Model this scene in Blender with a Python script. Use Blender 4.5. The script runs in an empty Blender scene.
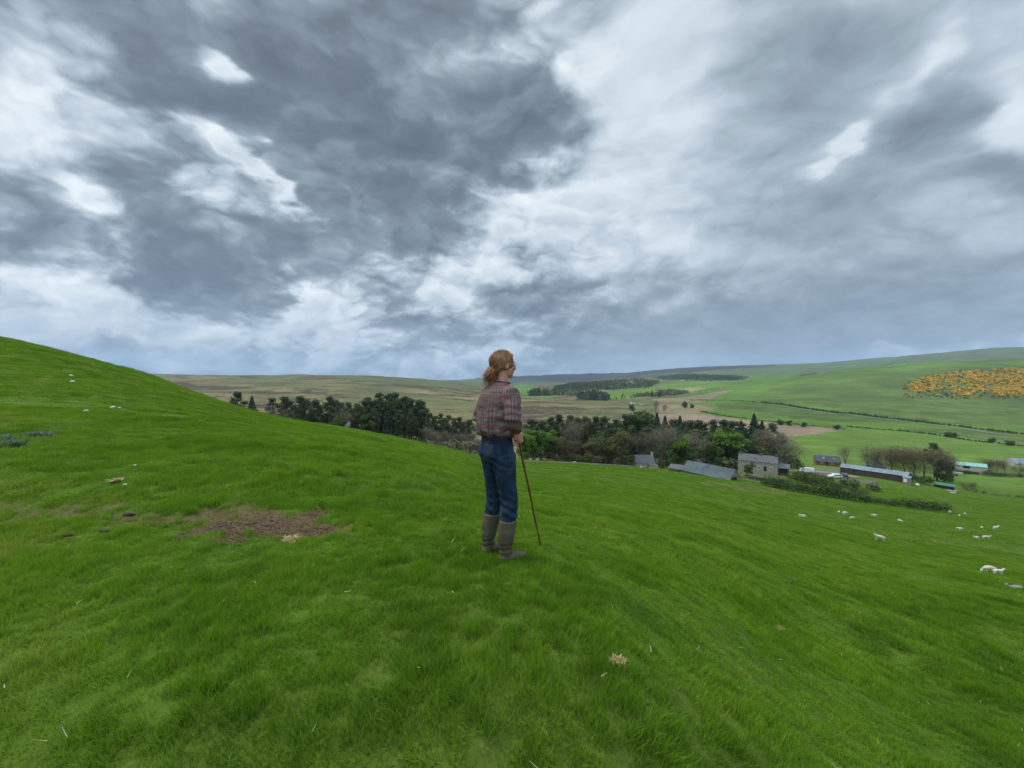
import bpy, bmesh, math, random
import numpy as np
from mathutils import Vector, Matrix

SC = bpy.context.scene
COL = SC.collection
F = 385.0            # focal length in picture pixels (ultra wide lens)
EYE = 1.5
R = math.radians

# ------------------------------------------------------------------ camera
cam_d = bpy.data.cameras.new('camera')
cam_d.sensor_width = 36.0
cam_d.lens = 36.0 * F / 1024.0
cam_d.clip_start = 0.05
cam_d.clip_end = 60000
cam = bpy.data.objects.new('camera', cam_d)
COL.objects.link(cam)
cam.location = (0, 0, EYE)
cam.rotation_euler = (R(90), 0, 0)
SC.camera = cam
SC.render.resolution_x, SC.render.resolution_y = 1024, 768
SC.view_settings.view_transform = 'Standard'
SC.view_settings.look = 'None'
SC.view_settings.gamma = 1.0
SC.view_settings.use_curve_mapping = False
SC.view_settings.exposure = 0.24
cy = SC.cycles
cy.max_bounces = 3
cy.diffuse_bounces = 2
cy.glossy_bounces = 2
cy.transmission_bounces = 3
cy.volume_bounces = 0
cy.transparent_max_bounces = 6
cy.use_denoising = True
try:
    cy.denoiser = 'OPENIMAGEDENOISE'
except Exception:
    pass
cy.use_adaptive_sampling = True
cy.adaptive_threshold = 0.015

# ------------------------------------------------------------------ node expressions
class G:
    """tiny expression builder for shader nodes"""
    def __init__(s, nt): s.nt = nt
    def new(s, typ, **kw):
        n = s.nt.nodes.new(typ)
        for k, v in kw.items(): setattr(n, k, v)
        return n
    def put(s, sock, v):
        if isinstance(v, E): s.nt.links.new(v.s, sock)
        elif isinstance(v, bpy.types.NodeSocket): s.nt.links.new(v, sock)
        else: sock.default_value = v
    def m(s, op, a, b=0.0, c=None, clamp=False):
        n = s.new('ShaderNodeMath', operation=op, use_clamp=clamp)
        s.put(n.inputs[0], a); s.put(n.inputs[1], b)
        if c is not None: s.put(n.inputs[2], c)
        return E(s, n.outputs[0])
    def xyz(s, x, y, z):
        n = s.new('ShaderNodeCombineXYZ')
        s.put(n.inputs[0], x); s.put(n.inputs[1], y); s.put(n.inputs[2], z)
        return n.outputs[0]
    def noise(s, vec, scale, detail=4, rough=0.55, dist=0.0, lac=2.0):
        n = s.new('ShaderNodeTexNoise')
        s.put(n.inputs['Vector'], vec)
        n.inputs['Scale'].default_value = scale
        n.inputs['Detail'].default_value = detail
        n.inputs['Roughness'].default_value = rough
        n.inputs['Lacunarity'].default_value = lac
        n.inputs['Distortion'].default_value = dist
        return E(s, n.outputs[0])
    def noise3(s, vec, scale, detail=4, rough=0.55):
        n = s.new('ShaderNodeTexNoise')
        s.put(n.inputs['Vector'], vec)
        n.inputs['Scale'].default_value = scale; n.inputs['Detail'].default_value = detail
        n.inputs['Roughness'].default_value = rough
        q = s.new('ShaderNodeSeparateColor'); s.put(q.inputs[0], n.outputs['Color'])
        return [E(s, o) for o in q.outputs]
    def voro(s, vec, scale, detail, rough):
        n = s.new('ShaderNodeTexVoronoi', feature='F1')
        s.put(n.inputs['Vector'], vec)
        n.inputs['Scale'].default_value = scale; n.inputs['Detail'].default_value = detail
        n.inputs['Roughness'].default_value = rough
        return E(s, n.outputs['Distance'])
    def ramp(s, fac, stops, interp='LINEAR'):
        n = s.new('ShaderNodeValToRGB')
        n.color_ramp.interpolation = interp
        el = n.color_ramp.elements
        while len(el) < len(stops): el.new(0.5)
        for e, (p, c) in zip(el, stops):
            e.position = p; e.color = (c[0], c[1], c[2], 1)
        s.put(n.inputs[0], fac)
        return n.outputs[0]
    def mix(s, fac, a, b, mode='MIX'):
        n = s.new('ShaderNodeMix', data_type='RGBA', blend_type=mode)
        s.put(n.inputs[0], fac)
        for sock, v in ((n.inputs[6], a), (n.inputs[7], b)):
            if isinstance(v, tuple) and len(v) == 3: v = (*v, 1)
            s.put(sock, v)
        return n.outputs[2]
    def smooth(s, x, lo, hi):
        n = s.new('ShaderNodeMapRange', interpolation_type='SMOOTHSTEP')
        s.put(n.inputs[0], x)
        n.inputs[1].default_value = lo; n.inputs[2].default_value = hi
        n.inputs[3].default_value = 0; n.inputs[4].default_value = 1
        return E(s, n.outputs[0])
class E:
    def __init__(s, g, sock): s.g = g; s.s = sock
    def __add__(s, o): return s.g.m('ADD', s, o)
    __radd__ = __add__
    def __sub__(s, o): return s.g.m('SUBTRACT', s, o)
    def __rsub__(s, o): return s.g.m('SUBTRACT', o, s)
    def __mul__(s, o): return s.g.m('MULTIPLY', s, o)
    __rmul__ = __mul__
    def __truediv__(s, o): return s.g.m('DIVIDE', s, o)

def srgb(r, g, b):
    f = lambda c: (c/255/12.92 if c/255 <= .04045 else ((c/255+.055)/1.055)**2.4)
    return (f(r), f(g), f(b))

# ------------------------------------------------------------------ sky: broken grey cloud over a pale blue
SUN_EL, SUN_AZ = R(52), R(-70)          # azimuth clockwise from +Y (ahead of the camera)
def build_world():
    w = bpy.data.worlds.new('World')
    SC.world = w
    w.use_nodes = True
    nt = w.node_tree
    nt.nodes.clear()
    g = G(nt)
    out = g.new('ShaderNodeOutputWorld')
    sky = g.new('ShaderNodeTexSky', sky_type='NISHITA', sun_disc=False)
    sky.sun_elevation = SUN_EL
    sky.sun_rotation = SUN_AZ % (2*math.pi)
    sky.altitude = 250
    b1 = g.new('ShaderNodeBackground'); b1.inputs[1].default_value = 0.10
    g.put(b1.inputs[0], sky.outputs[0])
    tc = g.new('ShaderNodeTexCoord')
    sp = g.new('ShaderNodeSeparateXYZ'); g.put(sp.inputs[0], tc.outputs['Generated'])
    X, Y, Z = (E(g, o) for o in sp.outputs)
    Zc = g.m('MAXIMUM', Z, 0.0)
    # cloud sheet seen in perspective: coordinates crowd together towards the horizon
    k = Zc + 0.62
    px, py = X / k, Y / k
    P = g.xyz(px, py, Zc * 1.3)
    # gnomonic sky coordinates for the large cloud masses
    Yg = g.m('MAXIMUM', Y, 0.16)
    wa = g.noise3(P, 3.0, 3, 0.55)
    wb = g.noise3(g.xyz(px + 1.3, py + 5.1, Zc*1.5), 11.0, 3, 0.6)
    u = X / Yg + (wa[0] - .5) * 0.36 + (wb[0] - .5) * 0.17
    v = Zc / Yg + (wa[1] - .5) * 0.30 + (wb[1] - .5) * 0.15
    def blob(cx, cy_, rx, ry, ang, amp, soft=1.0):
        cu, cv = (cx-512)/F, (384-cy_)/F
        a = R(-ang)                        # + = falling to the right in the picture
        ca, sa = math.cos(a), math.sin(a)
        du, dv = u - cu, v - cv
        p = (du*ca + dv*sa) * (F/rx)
        q = (dv*ca - du*sa) * (F/ry)
        d2 = p*p + q*q
        return g.m('POWER', 2.718, d2 * (-soft)) * amp
    total = None
    for b in SKY_BLOBS:
        t = blob(*b)
        total = t if total is None else total + t
    # puffy cloud bodies, and their relief: the same field taken a little nearer the light
    qx = px + (wa[0] - .5) * .22 + (wb[1] - .5) * .07
    qy = py * 1.15 + (wa[2] - .5) * .22 + (wb[2] - .5) * .07
    qz = Zc * 1.0
    def puffs(dx, dy, dz):
        v_ = g.xyz(qx + dx, qy + dy, qz + dz)
        a = g.noise(v_, 3.0, 6, 0.50)
        vo = g.voro(v_, 6.0, 3, .55)
        return a * 1.0 - vo * .30
    A = puffs(0, 0, 0)
    B = puffs(-.012, -.02, .035)
    fine = g.noise(g.xyz(qx, qy - 2.0, qz), 16.0, 4, 0.62) - 0.5
    calm = g.smooth(u, 0.05, 0.35) * .62
    S = total * 1.6 + .20 + (A - .295) * 2.1 * (1.0 - calm * .8)
    thin = g.smooth(S, -.36, .42)                       # where the light comes through
    rim = thin * (1.0 - g.smooth(S, .35, .75))
    T = .30 + calm * .30 + thin * (.36 - calm * .26) + rim * .16 * (1.0 - calm) + S * .10 + (A - B) * 1.35 * (1.0 - calm) + fine * .07 + total * .26
    T = (T + .27) / 1.42
    hz = g.smooth(Z, 0.20, 0.0)
    T = T + (0.50 - T) * (hz * .22)
    cl = g.ramp(T, [(0.0, srgb(80, 90, 98)), (0.22, srgb(98, 108, 116)), (0.38, srgb(122, 134, 143)), (0.52, srgb(150, 163, 172)),
                    (0.65, srgb(172, 184, 194)), (0.80, srgb(200, 209, 215)), (1.0, srgb(228, 233, 235))])
    cl = g.mix(hz * .55, cl, g.mix(0.5, cl, srgb(158, 178, 200)))
    up = g.smooth(Z, 0.73, 0.97) * 3.0  # added boost: unseen sky overhead brightened to light the grass
    back = g.smooth(Y, 0.1, -0.6) * 1.1  # same added boost for the unseen sky behind the camera
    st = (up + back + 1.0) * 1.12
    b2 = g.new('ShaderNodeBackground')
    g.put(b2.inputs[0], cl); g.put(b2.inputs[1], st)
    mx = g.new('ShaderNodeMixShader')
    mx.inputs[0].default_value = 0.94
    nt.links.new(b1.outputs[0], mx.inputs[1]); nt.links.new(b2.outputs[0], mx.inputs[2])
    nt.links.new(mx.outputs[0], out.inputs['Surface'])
    w.cycles.sampling_method = 'MANUAL'
    w.cycles.sample_map_resolution = 256
# px, py, radius x, radius y, tilt, strength
SKY_BLOBS = [
    (310, 55, 200, 65, 8, -0.50), (400, 165, 150, 60, 28, -0.62), (535, 110, 50, 42, 20, -0.50), (90, 30, 80, 30, 20, -.25),
    (215, 275, 100, 38, 18, -0.50), (150, 205, 70, 36, 40, -0.40), (30, 215, 60, 30, 0, -0.20), (310, 240, 60, 26, 10, -0.30),
    (20, 95, 50, 55, 30, 0.34), (235, 66, 36, 12, 30, 0.75), (255, 160, 100, 10, 40, 0.42),
    (90, 200, 46, 12, 30, 0.35), (300, 290, 60, 14, 40, 0.40), (10, 150, 40, 25, 0, .2),
    (20, 280, 70, 20, 5, 0.35), (110, 335, 130, 16, 4, 0.40), (330, 335, 90, 20, 0, 0.25), (120, 320, 210, 34, 0, 0.22), (450, 300, 110, 40, 0, 0.16),
    (535, 0, 45, 30, 30, 0.20), (640, 100, 55, 110, 10, 0.26), (495, 225, 40, 40, 0, 0.50), (590, 230, 80, 60, 0, 0.22),
    (780, 80, 80, 60, 60, -0.10), (925, 130, 55, 32, -25, -0.62), (1000, 185, 50, 22, 0, -0.42),
    (850, 215, 110, 50, 0, -0.32), (880, 310, 230, 38, -4, -0.50), (640, 330, 150, 35, 0, -0.30), (800, 60, 110, 70, 50, -0.22),
    (832, 150, 22, 14, -40, 0.65), (905, 60, 50, 16, -50, 0.30), (1010, 110, 34, 34, 0, 0.45),
    (960, 342, 90, 8, -6, 0.40), (700, 30, 60, 50, 0, 0.15),
]
build_world()

sun_d = bpy.data.lights.new('sun', 'SUN')
sun_d.energy = 2.0
sun_d.angle = R(11)
sun_d.color = (1.0, 0.93, 0.80)
sun = bpy.data.objects.new('sun', sun_d)
COL.objects.link(sun)
_d = Vector((math.sin(SUN_AZ)*math.cos(SUN_EL), math.cos(SUN_AZ)*math.cos(SUN_EL), math.sin(SUN_EL)))
sun.rotation_euler = _d.to_track_quat('Z', 'Y').to_euler()
sun.location = (0, 0, 900)
# ------------------------------------------------------------------ numpy noise
def _hash(ix, iy, seed):
    h = (ix.astype(np.int64)*374761393 + iy.astype(np.int64)*668265263 + seed*1442695041) & 0xffffffff
    h = ((h ^ (h >> 13)) * 1274126177) & 0xffffffff
    h = (h ^ (h >> 16)) & 0xffffff
    return h / float(0xffffff)
def vnoise(x, y, seed=0):
    ix, iy = np.floor(x), np.floor(y)
    fx, fy = x-ix, y-iy
    fx = fx*fx*fx*(fx*(fx*6-15)+10); fy = fy*fy*fy*(fy*(fy*6-15)+10)
    a = _hash(ix, iy, seed); b = _hash(ix+1, iy, seed)
    c = _hash(ix, iy+1, seed); d = _hash(ix+1, iy+1, seed)
    return (a*(1-fx)+b*fx)*(1-fy) + (c*(1-fx)+d*fx)*fy - 0.5
def fbm(x, y, oct=4, seed=0, rough=0.5):
    x = np.asarray(x, float); y = np.asarray(y, float)
    t = 0; a = 1.0
    for i in range(oct):
        ca, sa = math.cos(1.1*i), math.sin(1.1*i)
        t = t + a*vnoise((x*ca-y*sa)+31.7*i, (x*sa+y*ca)-17.3*i, seed+i*7)
        a *= rough; x = x*2.03; y = y*2.03
    return t
def sstep(x, a, b):
    t = np.clip((x-a)/(b-a), 0, 1); return t*t*(3-2*t)

# ------------------------------------------------------------------ the shape of the land
# each column: picture x -> list of (depth in metres, picture y of the ground there); 'z' rows give heights
LAND = {
 0:   [(.5,0,'z'),(2,0.0,'z'),(4,532),(8,442),(15,402),(25,368),(38,344),(50,337.2),(62,338),(80,4,'z'),(150,-15,'z'),(250,-30,'z'),(500,-34,'z'),(1000,-10,'z'),(1800,35,'z'),(2600,60,'z'),(3400,60,'z'),(9000,40,'z')],
 130: [(.5,0,'z'),(2,0.0,'z'),(5,0.02,'z'),(10,435),(20,399),(35,377),(50,369.4),(65,371.5),(100,1,'z'),(160,-14,'z'),(250,-30,'z'),(500,-36,'z'),(1000,-8,'z'),(1800,36,'z'),(2600,374),(3400,62,'z'),(9000,40,'z')],
 260: [(.5,0,'z'),(2,0,'z'),(5,0,'z'),(10,443),(20,424),(40,415.2),(58,413.2),(80,418),(120,-14,'z'),(180,-25,'z'),(260,-32,'z'),(400,-38,'z'),(700,-33,'z'),(1200,0,'z'),(1800,379),(2500,375),(3200,60,'z'),(9000,40,'z')],
 360: [(.5,0,'z'),(2,0,'z'),(5,-.05,'z'),(10,457),(20,443.5),(40,435.5),(60,431.6),(80,430.4),(105,433),(150,-21,'z'),(190,-27,'z'),(260,-32,'z'),(400,-38,'z'),(700,-36,'z'),(1200,386),(1800,377.6),(2500,375.2),(3200,55,'z'),(9000,40,'z')],
 440: [(.5,0,'z'),(2,0,'z'),(5,-.15,'z'),(10,471),(20,460),(40,454),(75,448),(100,446.4),(130,449),(170,-27,'z'),(220,-33,'z'),(400,-42,'z'),(700,-42,'z'),(1200,391.5),(1800,384),(2400,380.5),(3200,25,'z'),(5000,20,'z'),(9000,60,'z')],
 512: [(.5,0,'z'),(2,0,'z'),(3.34,-.03,'z'),(5,-.3,'z'),(10,499),(20,486),(40,477),(70,469),(110,461.5),(135,461),(160,-29,'z'),(200,-35,'z'),(300,-44,'z'),(500,423.7),(800,407),(1200,398.5),(2000,391),(3000,386),(4500,381.5),(7000,377.5),(9000,376.5)],
 600: [(.5,0,'z'),(2,-.05,'z'),(3.3,-.22,'z'),(5,-.55,'z'),(10,515),(20,498),(40,485),(70,474),(110,466.5),(140,464.8),(165,-32.5,'z'),(200,-40,'z'),(260,-44,'z'),(400,432),(700,412),(1100,400),(1600,389),(2200,384),(3500,379.5),(6000,375.8),(9000,375)],
 700: [(.5,0,'z'),(2,-.25,'z'),(3.3,-.62,'z'),(5,-1.1,'z'),(10,536),(20,515),(40,502.5),(70,490),(100,480),(122,476),(150,-32.6,'z'),(175,-36.5,'z'),(220,-45,'z'),(350,443),(500,427.5),(800,410),(1200,397.5),(1700,386.5),(2300,380.5),(3500,372.5),(5000,368.2),(9000,367)],
 800: [(.5,0,'z'),(2,-.5,'z'),(3.3,-1.1,'z'),(5,-1.75,'z'),(10,570),(20,545),(40,526),(60,514),(90,501),(115,491.5),(135,480.5),(150,474),(180,468.5),(200,466),(300,453),(450,435),(600,421.5),(800,408),(1100,392),(1500,377.5),(1800,377.5),(2500,374.8),(4500,364.6),(9000,364)],
 900: [(.5,0,'z'),(2,-.8,'z'),(3.3,-1.45,'z'),(5,-2.2,'z'),(10,593),(20,567),(40,547),(60,529),(95,510),(120,498),(135,489),(150,481),(180,474.5),(200,471.5),(300,456),(450,435.5),(600,422),(800,406),(1100,386),(1500,368),(1900,366.5),(3000,362),(4500,357),(9000,357)],
 1024:[(.5,0,'z'),(2,-1.0,'z'),(3.3,-1.75,'z'),(5,-2.65,'z'),(10,612),(20,588),(38,568),(60,542),(100,517),(150,495),(200,477),(300,457),(450,438),(600,426),(800,409),(1000,395),(1500,361.5),(2000,360),(3000,354),(4000,347),(9000,352)],
}
def _pchip(xk, yk, x):
    xk = np.asarray(xk, float); yk = np.asarray(yk, float)
    h = np.diff(xk); s = np.diff(yk)/h
    m = np.zeros_like(yk); m[0] = s[0]; m[-1] = s[-1]
    for i in range(1, len(xk)-1):
        if s[i-1]*s[i] > 0:
            w1, w2 = 2*h[i]+h[i-1], h[i]+2*h[i-1]
            m[i] = (w1+w2)/(w1/s[i-1]+w2/s[i])
    i = np.clip(np.searchsorted(xk, x)-1, 0, len(xk)-2)
    t = (x-xk[i])/h[i]
    t2, t3 = t*t, t*t*t
    return (2*t3-3*t2+1)*yk[i] + (t3-2*t2+t)*h[i]*m[i] + (-2*t3+3*t2)*yk[i+1] + (t3-t2)*h[i]*m[i+1]
LD = np.linspace(math.log(.5), math.log(9000), 700)
_cols = sorted(LAND)
_tab = []
for c in _cols:
    xs = [math.log(k[0]) for k in LAND[c]]
    ys = [k[1] if len(k) == 3 else EYE + (384-k[1])*k[0]/F for k in LAND[c]]
    # interpolate the viewing slope so that brows stay where they were measured
    sl = [(y-EYE)/k[0] for y, k in zip(ys, LAND[c])]
    _tab.append(_pchip(xs, sl, LD)*np.exp(LD)+EYE)
_tab = np.array(_tab)
TT = np.linspace(-1.95, 1.95, 521)
_ct = (np.array(_cols)-512)/F
TAB = np.zeros((len(TT), len(LD)))
def _lin_ext(xk, yk, x):
    """pchip inside, straight extension outside"""
    out = np.empty(len(x))
    ins = (x >= xk[0]) & (x <= xk[-1])
    out[ins] = _pchip(xk, yk, x[ins])
    out[x < xk[0]] = yk[0]
    out[x > xk[-1]] = yk[-1]
    return out
# columns at the sides continue the slopes of the frame edges
for j in range(len(LD)):
    d = math.exp(LD[j])
    e = min(1.0, max(0.0, (120-d)/60))
    yl = _tab[0, j] + 0.10*d*e*(d/50 if d < 50 else 1)
    yr = _tab[-1, j] - 0.18*d*e
    xk = np.concatenate([[-1.95], _ct, [1.95]])
    TAB[:, j] = _lin_ext(xk, np.concatenate([[yl], _tab[:, j], [yr]]), TT)
k = np.exp(-np.linspace(-2, 2, 21)**2); k /= k.sum()          # soften creases between columns
_p = np.pad(TAB, ((10, 10), (0, 0)), 'edge')
TAB = sum(k[i]*_p[i:i+len(TT)] for i in range(21))

T63 = 1.95
def td(x, y):
    r = np.hypot(x, y)
    az = np.arctan2(x, y)
    a0 = math.atan(T63)
    front = np.abs(az) <= a0
    s = sstep(np.abs(az), a0, math.pi)
    t = np.where(front, np.clip(x/np.maximum(y, 1e-6), -T63, T63), np.sign(az)*T63*(1-s))
    d = np.where(front, y, r*math.cos(a0))
    return t, np.maximum(d, .5), r
def H(x, y):
    x = np.asarray(x, float); y = np.asarray(y, float)
    t, d, r = td(x, y)
    ft = (t+1.95)/3.9*(len(TT)-1)
    fd = (np.log(np.clip(d, .5, 9000))-LD[0])/(LD[-1]-LD[0])*(len(LD)-1)
    it = np.clip(ft.astype(int), 0, len(TT)-2); jd = np.clip(fd.astype(int), 0, len(LD)-2)
    a, b = ft-it, fd-jd
    z = (TAB[it, jd]*(1-a)+TAB[it+1, jd]*a)*(1-b) + (TAB[it, jd+1]*(1-a)+TAB[it+1, jd+1]*a)*b
    near = 1-sstep(r, 60, 220)
    z = z + near*(0.035*fbm(x/.55, y/.55, 3, 11)*sstep(r, .6, 2) + 0.17*fbm(x/2.2, y/2.2, 3, 12)*sstep(r, 2, 8)
                  + 0.30*fbm(x/9., y/9., 2, 13)*sstep(r, 10, 40))
    # little terraces trodden across the slope
    z = z + near*sstep(x-y*.1, 0.5, 5)*0.035*np.sin((z*1.0)*6.5 + 5*fbm(x/5, y/5, 2, 14))*sstep(r, 3, 7)
    far = sstep(r, 350, 1500)
    z = z + far*(12*fbm(x/260., y/260., 4, 21) + 22*fbm(x/1100., y/1100., 4, 22)*sstep(r, 1200, 4000)
                 + 1.6*fbm(x/60., y/60., 3, 23))
    z = z + sstep(r, 3800, 6000)*70*fbm(x/1400.+3, y/900., 4, 28)*(1-sstep(t, .25, .5))
    z = z + sstep(r, 150, 300)*0.5*fbm(x/25., y/25., 3, 25)
    return z
def h1(x, y): return float(H(np.array([x]), np.array([y]))[0])
def hit(px, py, dmin=1.2, dmax=8000, n=4000):
    """point of the ground seen at a place of the photograph"""
    t, s = (px-512)/F, (384-py)/F
    d = np.exp(np.linspace(math.log(dmin), math.log(dmax), n))
    dz = EYE + s*d - H(t*d, d)
    below = np.where(dz < 0)[0]
    if len(below) == 0: i = int(np.argmin(dz/d))
    else: i = int(below[0])
    D = d[i]
    return float(t*D), float(D), float(H(np.array([t*D]), np.array([D]))[0])
def zat(py, d): return EYE + (384-py)*d/F

# ------------------------------------------------------------------ custom properties
def tag(o, label=None, cat=None, group=None, kind=None):
    if label: o['label'] = label
    if cat: o['category'] = cat
    if group: o['group'] = group
    if kind: o['kind'] = kind
    return o
def empty(name, loc=(0, 0, 0), rz=0.0, parent=None):
    o = bpy.data.objects.new(name, None)
    o.empty_display_size = .2
    COL.objects.link(o)
    o.location = loc; o.rotation_euler = (0, 0, rz)
    if parent: o.parent = parent
    return o
def link(name, me, mat=None, parent=None, loc=None):
    if mat is not None and len(me.materials) == 0: me.materials.append(mat)
    o = bpy.data.objects.new(name, me)
    COL.objects.link(o)
    if parent: o.parent = parent
    if loc: o.location = loc
    return o
def np_mesh(name, V, Fq, smooth=False):
    """mesh from arrays; Fq (n,k) faces with k corners each"""
    me = bpy.data.meshes.new(name)
    V = np.asarray(V, np.float32); Fq = np.asarray(Fq, np.int32)
    n, k_ = Fq.shape
    me.vertices.add(len(V)); me.vertices.foreach_set('co', V.ravel())
    me.loops.add(n*k_); me.loops.foreach_set('vertex_index', Fq.ravel())
    me.polygons.add(n)
    me.polygons.foreach_set('loop_start', np.arange(0, n*k_, k_, dtype=np.int32))
    me.polygons.foreach_set('loop_total', np.full(n, k_, np.int32))
    if smooth: me.polygons.foreach_set('use_smooth', np.ones(n, bool))
    me.update(calc_edges=True)
    return me
def copy_tree(o, parent=None):
    c = o.copy(); COL.objects.link(c); c.parent = parent
    for ch in list(o.children): copy_tree(ch, c)
    return c

# ------------------------------------------------------------------ materials
def new_mat(name):
    m = bpy.data.materials.new(name); m.use_nodes = True
    nt = m.node_tree
    b = nt.nodes['Principled BSDF']
    return m, G(nt), b
def mat(name, col, rough=.8, var=.25, scale=8., bump=0.0, bscale=None, spec=.3, metal=0., col2=None, coord='Object'):
    m, g, b = new_mat(name)
    tc = g.new('ShaderNodeTexCoord').outputs[coord]
    n = g.noise(tc, scale, 5, .6)
    c2 = col2 if col2 else tuple(c*(1-var) for c in col)
    c1 = col if col2 else tuple(min(1, c*(1+var)) for c in col)
    g.put(b.inputs['Base Color'], g.ramp(n, [(.3, c2), (.7, c1)]))
    b.inputs['Roughness'].default_value = rough
    b.inputs['Specular IOR Level'].default_value = spec
    b.inputs['Metallic'].default_value = metal
    if bump:
        bn = g.new('ShaderNodeBump'); bn.inputs['Strength'].default_value = 1.0
        bn.inputs['Distance'].default_value = bump
        g.put(bn.inputs['Height'], g.noise(tc, bscale or scale*3, 5, .65))
        nt = m.node_tree; nt.links.new(bn.outputs[0], b.inputs['Normal'])
    return m

# ------------------------------------------------------------------ land colours
def in_poly(px, py, poly):
    ins = np.zeros(px.shape, bool)
    n = len(poly)
    for i in range(n):
        x1, y1 = poly[i]; x2, y2 = poly[(i+1) % n]
        c = ((y1 > py) != (y2 > py)) & (px < (x2-x1)*(py-y1)/(y2-y1+1e-12)+x1)
        ins ^= c
    return ins
C_GRASS = np.array((.070, .130, .010)); C_FIELD = np.array((.088, .160, .024)); C_HILL = np.array((.085, .128, .028))
C_MOOR = np.array((.150, .138, .058)); C_HEATH = np.array((.062, .048, .034)); C_OLIVE = np.array((.090, .105, .040))
C_FAR = np.array((.085, .110, .045)); C_PLOUGH = np.array((.22, .165, .115)); C_TAN = np.array((.26, .21, .12))
C_YARD = np.array((.14, .13, .11)); C_BRIGHT = np.array((.105, .180, .028)); C_WOODF = np.array((.030, .050, .022))
FIELDS = [
 (np.array((.135, .125, .050)), 60, 135, [(604,485),(630,481),(655,483),(668,490),(640,496),(612,494)]),
 (np.array((.140, .125, .055)), 60, 135, [(700,482),(740,484),(790,490),(780,494),(735,490),(700,487)]),  # colour, dmin, dmax, polygon in picture coordinates of the land
 (C_OLIVE, 1200, 9000, [(330,378),(365,372),(400,371),(480,380),(520,386),(520,393),(440,388),(380,383)]),
 (C_FIELD, 1000, 9000, [(515,384),(535,386),(552,396),(552,398),(510,396)]),
 (C_BRIGHT, 900, 5000, [(598,395),(622,389),(655,387),(657,397),(612,400)]),
 (C_BRIGHT, 900, 5000, [(655,386),(700,380),(742,376.5),(748,379),(725,385),(690,392),(664,389)]),
 (C_TAN, 900, 5000, [(678,390),(690,387.5),(712,388),(700,391),(684,392)]),
 (C_FIELD, 700, 5000, [(690,392),(727,384),(755,377),(800,372),(1100,352),(1100,440),(700,400)]),
 (C_TAN*.8, 700, 5000, [(650,399),(692,397),(715,392),(736,389.5),(722,395),(700,402),(660,402)]),
 (C_WOODF, 1500, 9000, [(652,377),(690,374.5),(750,376),(744,380),(720,381),(668,380)]),
 (C_TAN*.75, 500, 5000, [(655,404),(700,405),(716,409),(705,413),(660,413)]),
 (C_HILL*.8, 600, 9000, [(715,404),(745,402),(832,410),(1100,432),(1100,441),(900,427),(800,420),(720,410)]),
 (C_HILL, 600, 9000, [(735,400),(760,395),(800,372),(905,360),(1100,352),(1100,436),(930,421),(835,408),(770,402)]),
 (C_HILL*1.15, 900, 9000, [(760,394),(820,381),(900,375),(900,384),(820,392)]),
 (C_BRIGHT*.85, 900, 9000, [(740,389),(800,376),(860,369),(905,362.5),(1100,361),(1100,367),(960,367),(905,371),(840,378),(780,388)]),
 (C_FAR*1.1, 1900, 9000, [(690,372),(760,367),(900,355),(1100,335),(1100,358.5),(905,361.5),(820,369),(770,376),(700,375)]),
 (C_BRIGHT*.8, 400, 1500, [(700,411),(740,409),(800,419),(860,428),(800,427),(735,420),(705,418)]),
 (C_PLOUGH, 350, 1500, [(655,413),(700,414),(740,419.5),(795,425.5),(846,430),(806,435),(770,438),(735,432),(655,424)]),
 (C_HILL*.9, 300, 1500, [(1024,432),(1100,436),(1100,450),(1024,445),(960,436),(905,431),(905,428)]),
 (C_BRIGHT*.9, 120, 900, [(770,438),(806,435),(850,430),(905,432),(960,438),(1100,450),(1100,476),(960,468),(870,462),(780,455)]),
 (C_YARD, 110, 230, [(800,471),(815,468),(842,470),(850,477),(880,481),(880,484),(860,482),(840,478),(815,475)]),
 (C_OLIVE*1.1, 130, 230, [(735,473),(760,474),(790,474),(785,483),(745,484)]),
 (C_YARD*.8, 120, 230, [(948,466),(985,464),(1030,466),(1030,472),(950,470)]),
]
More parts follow.
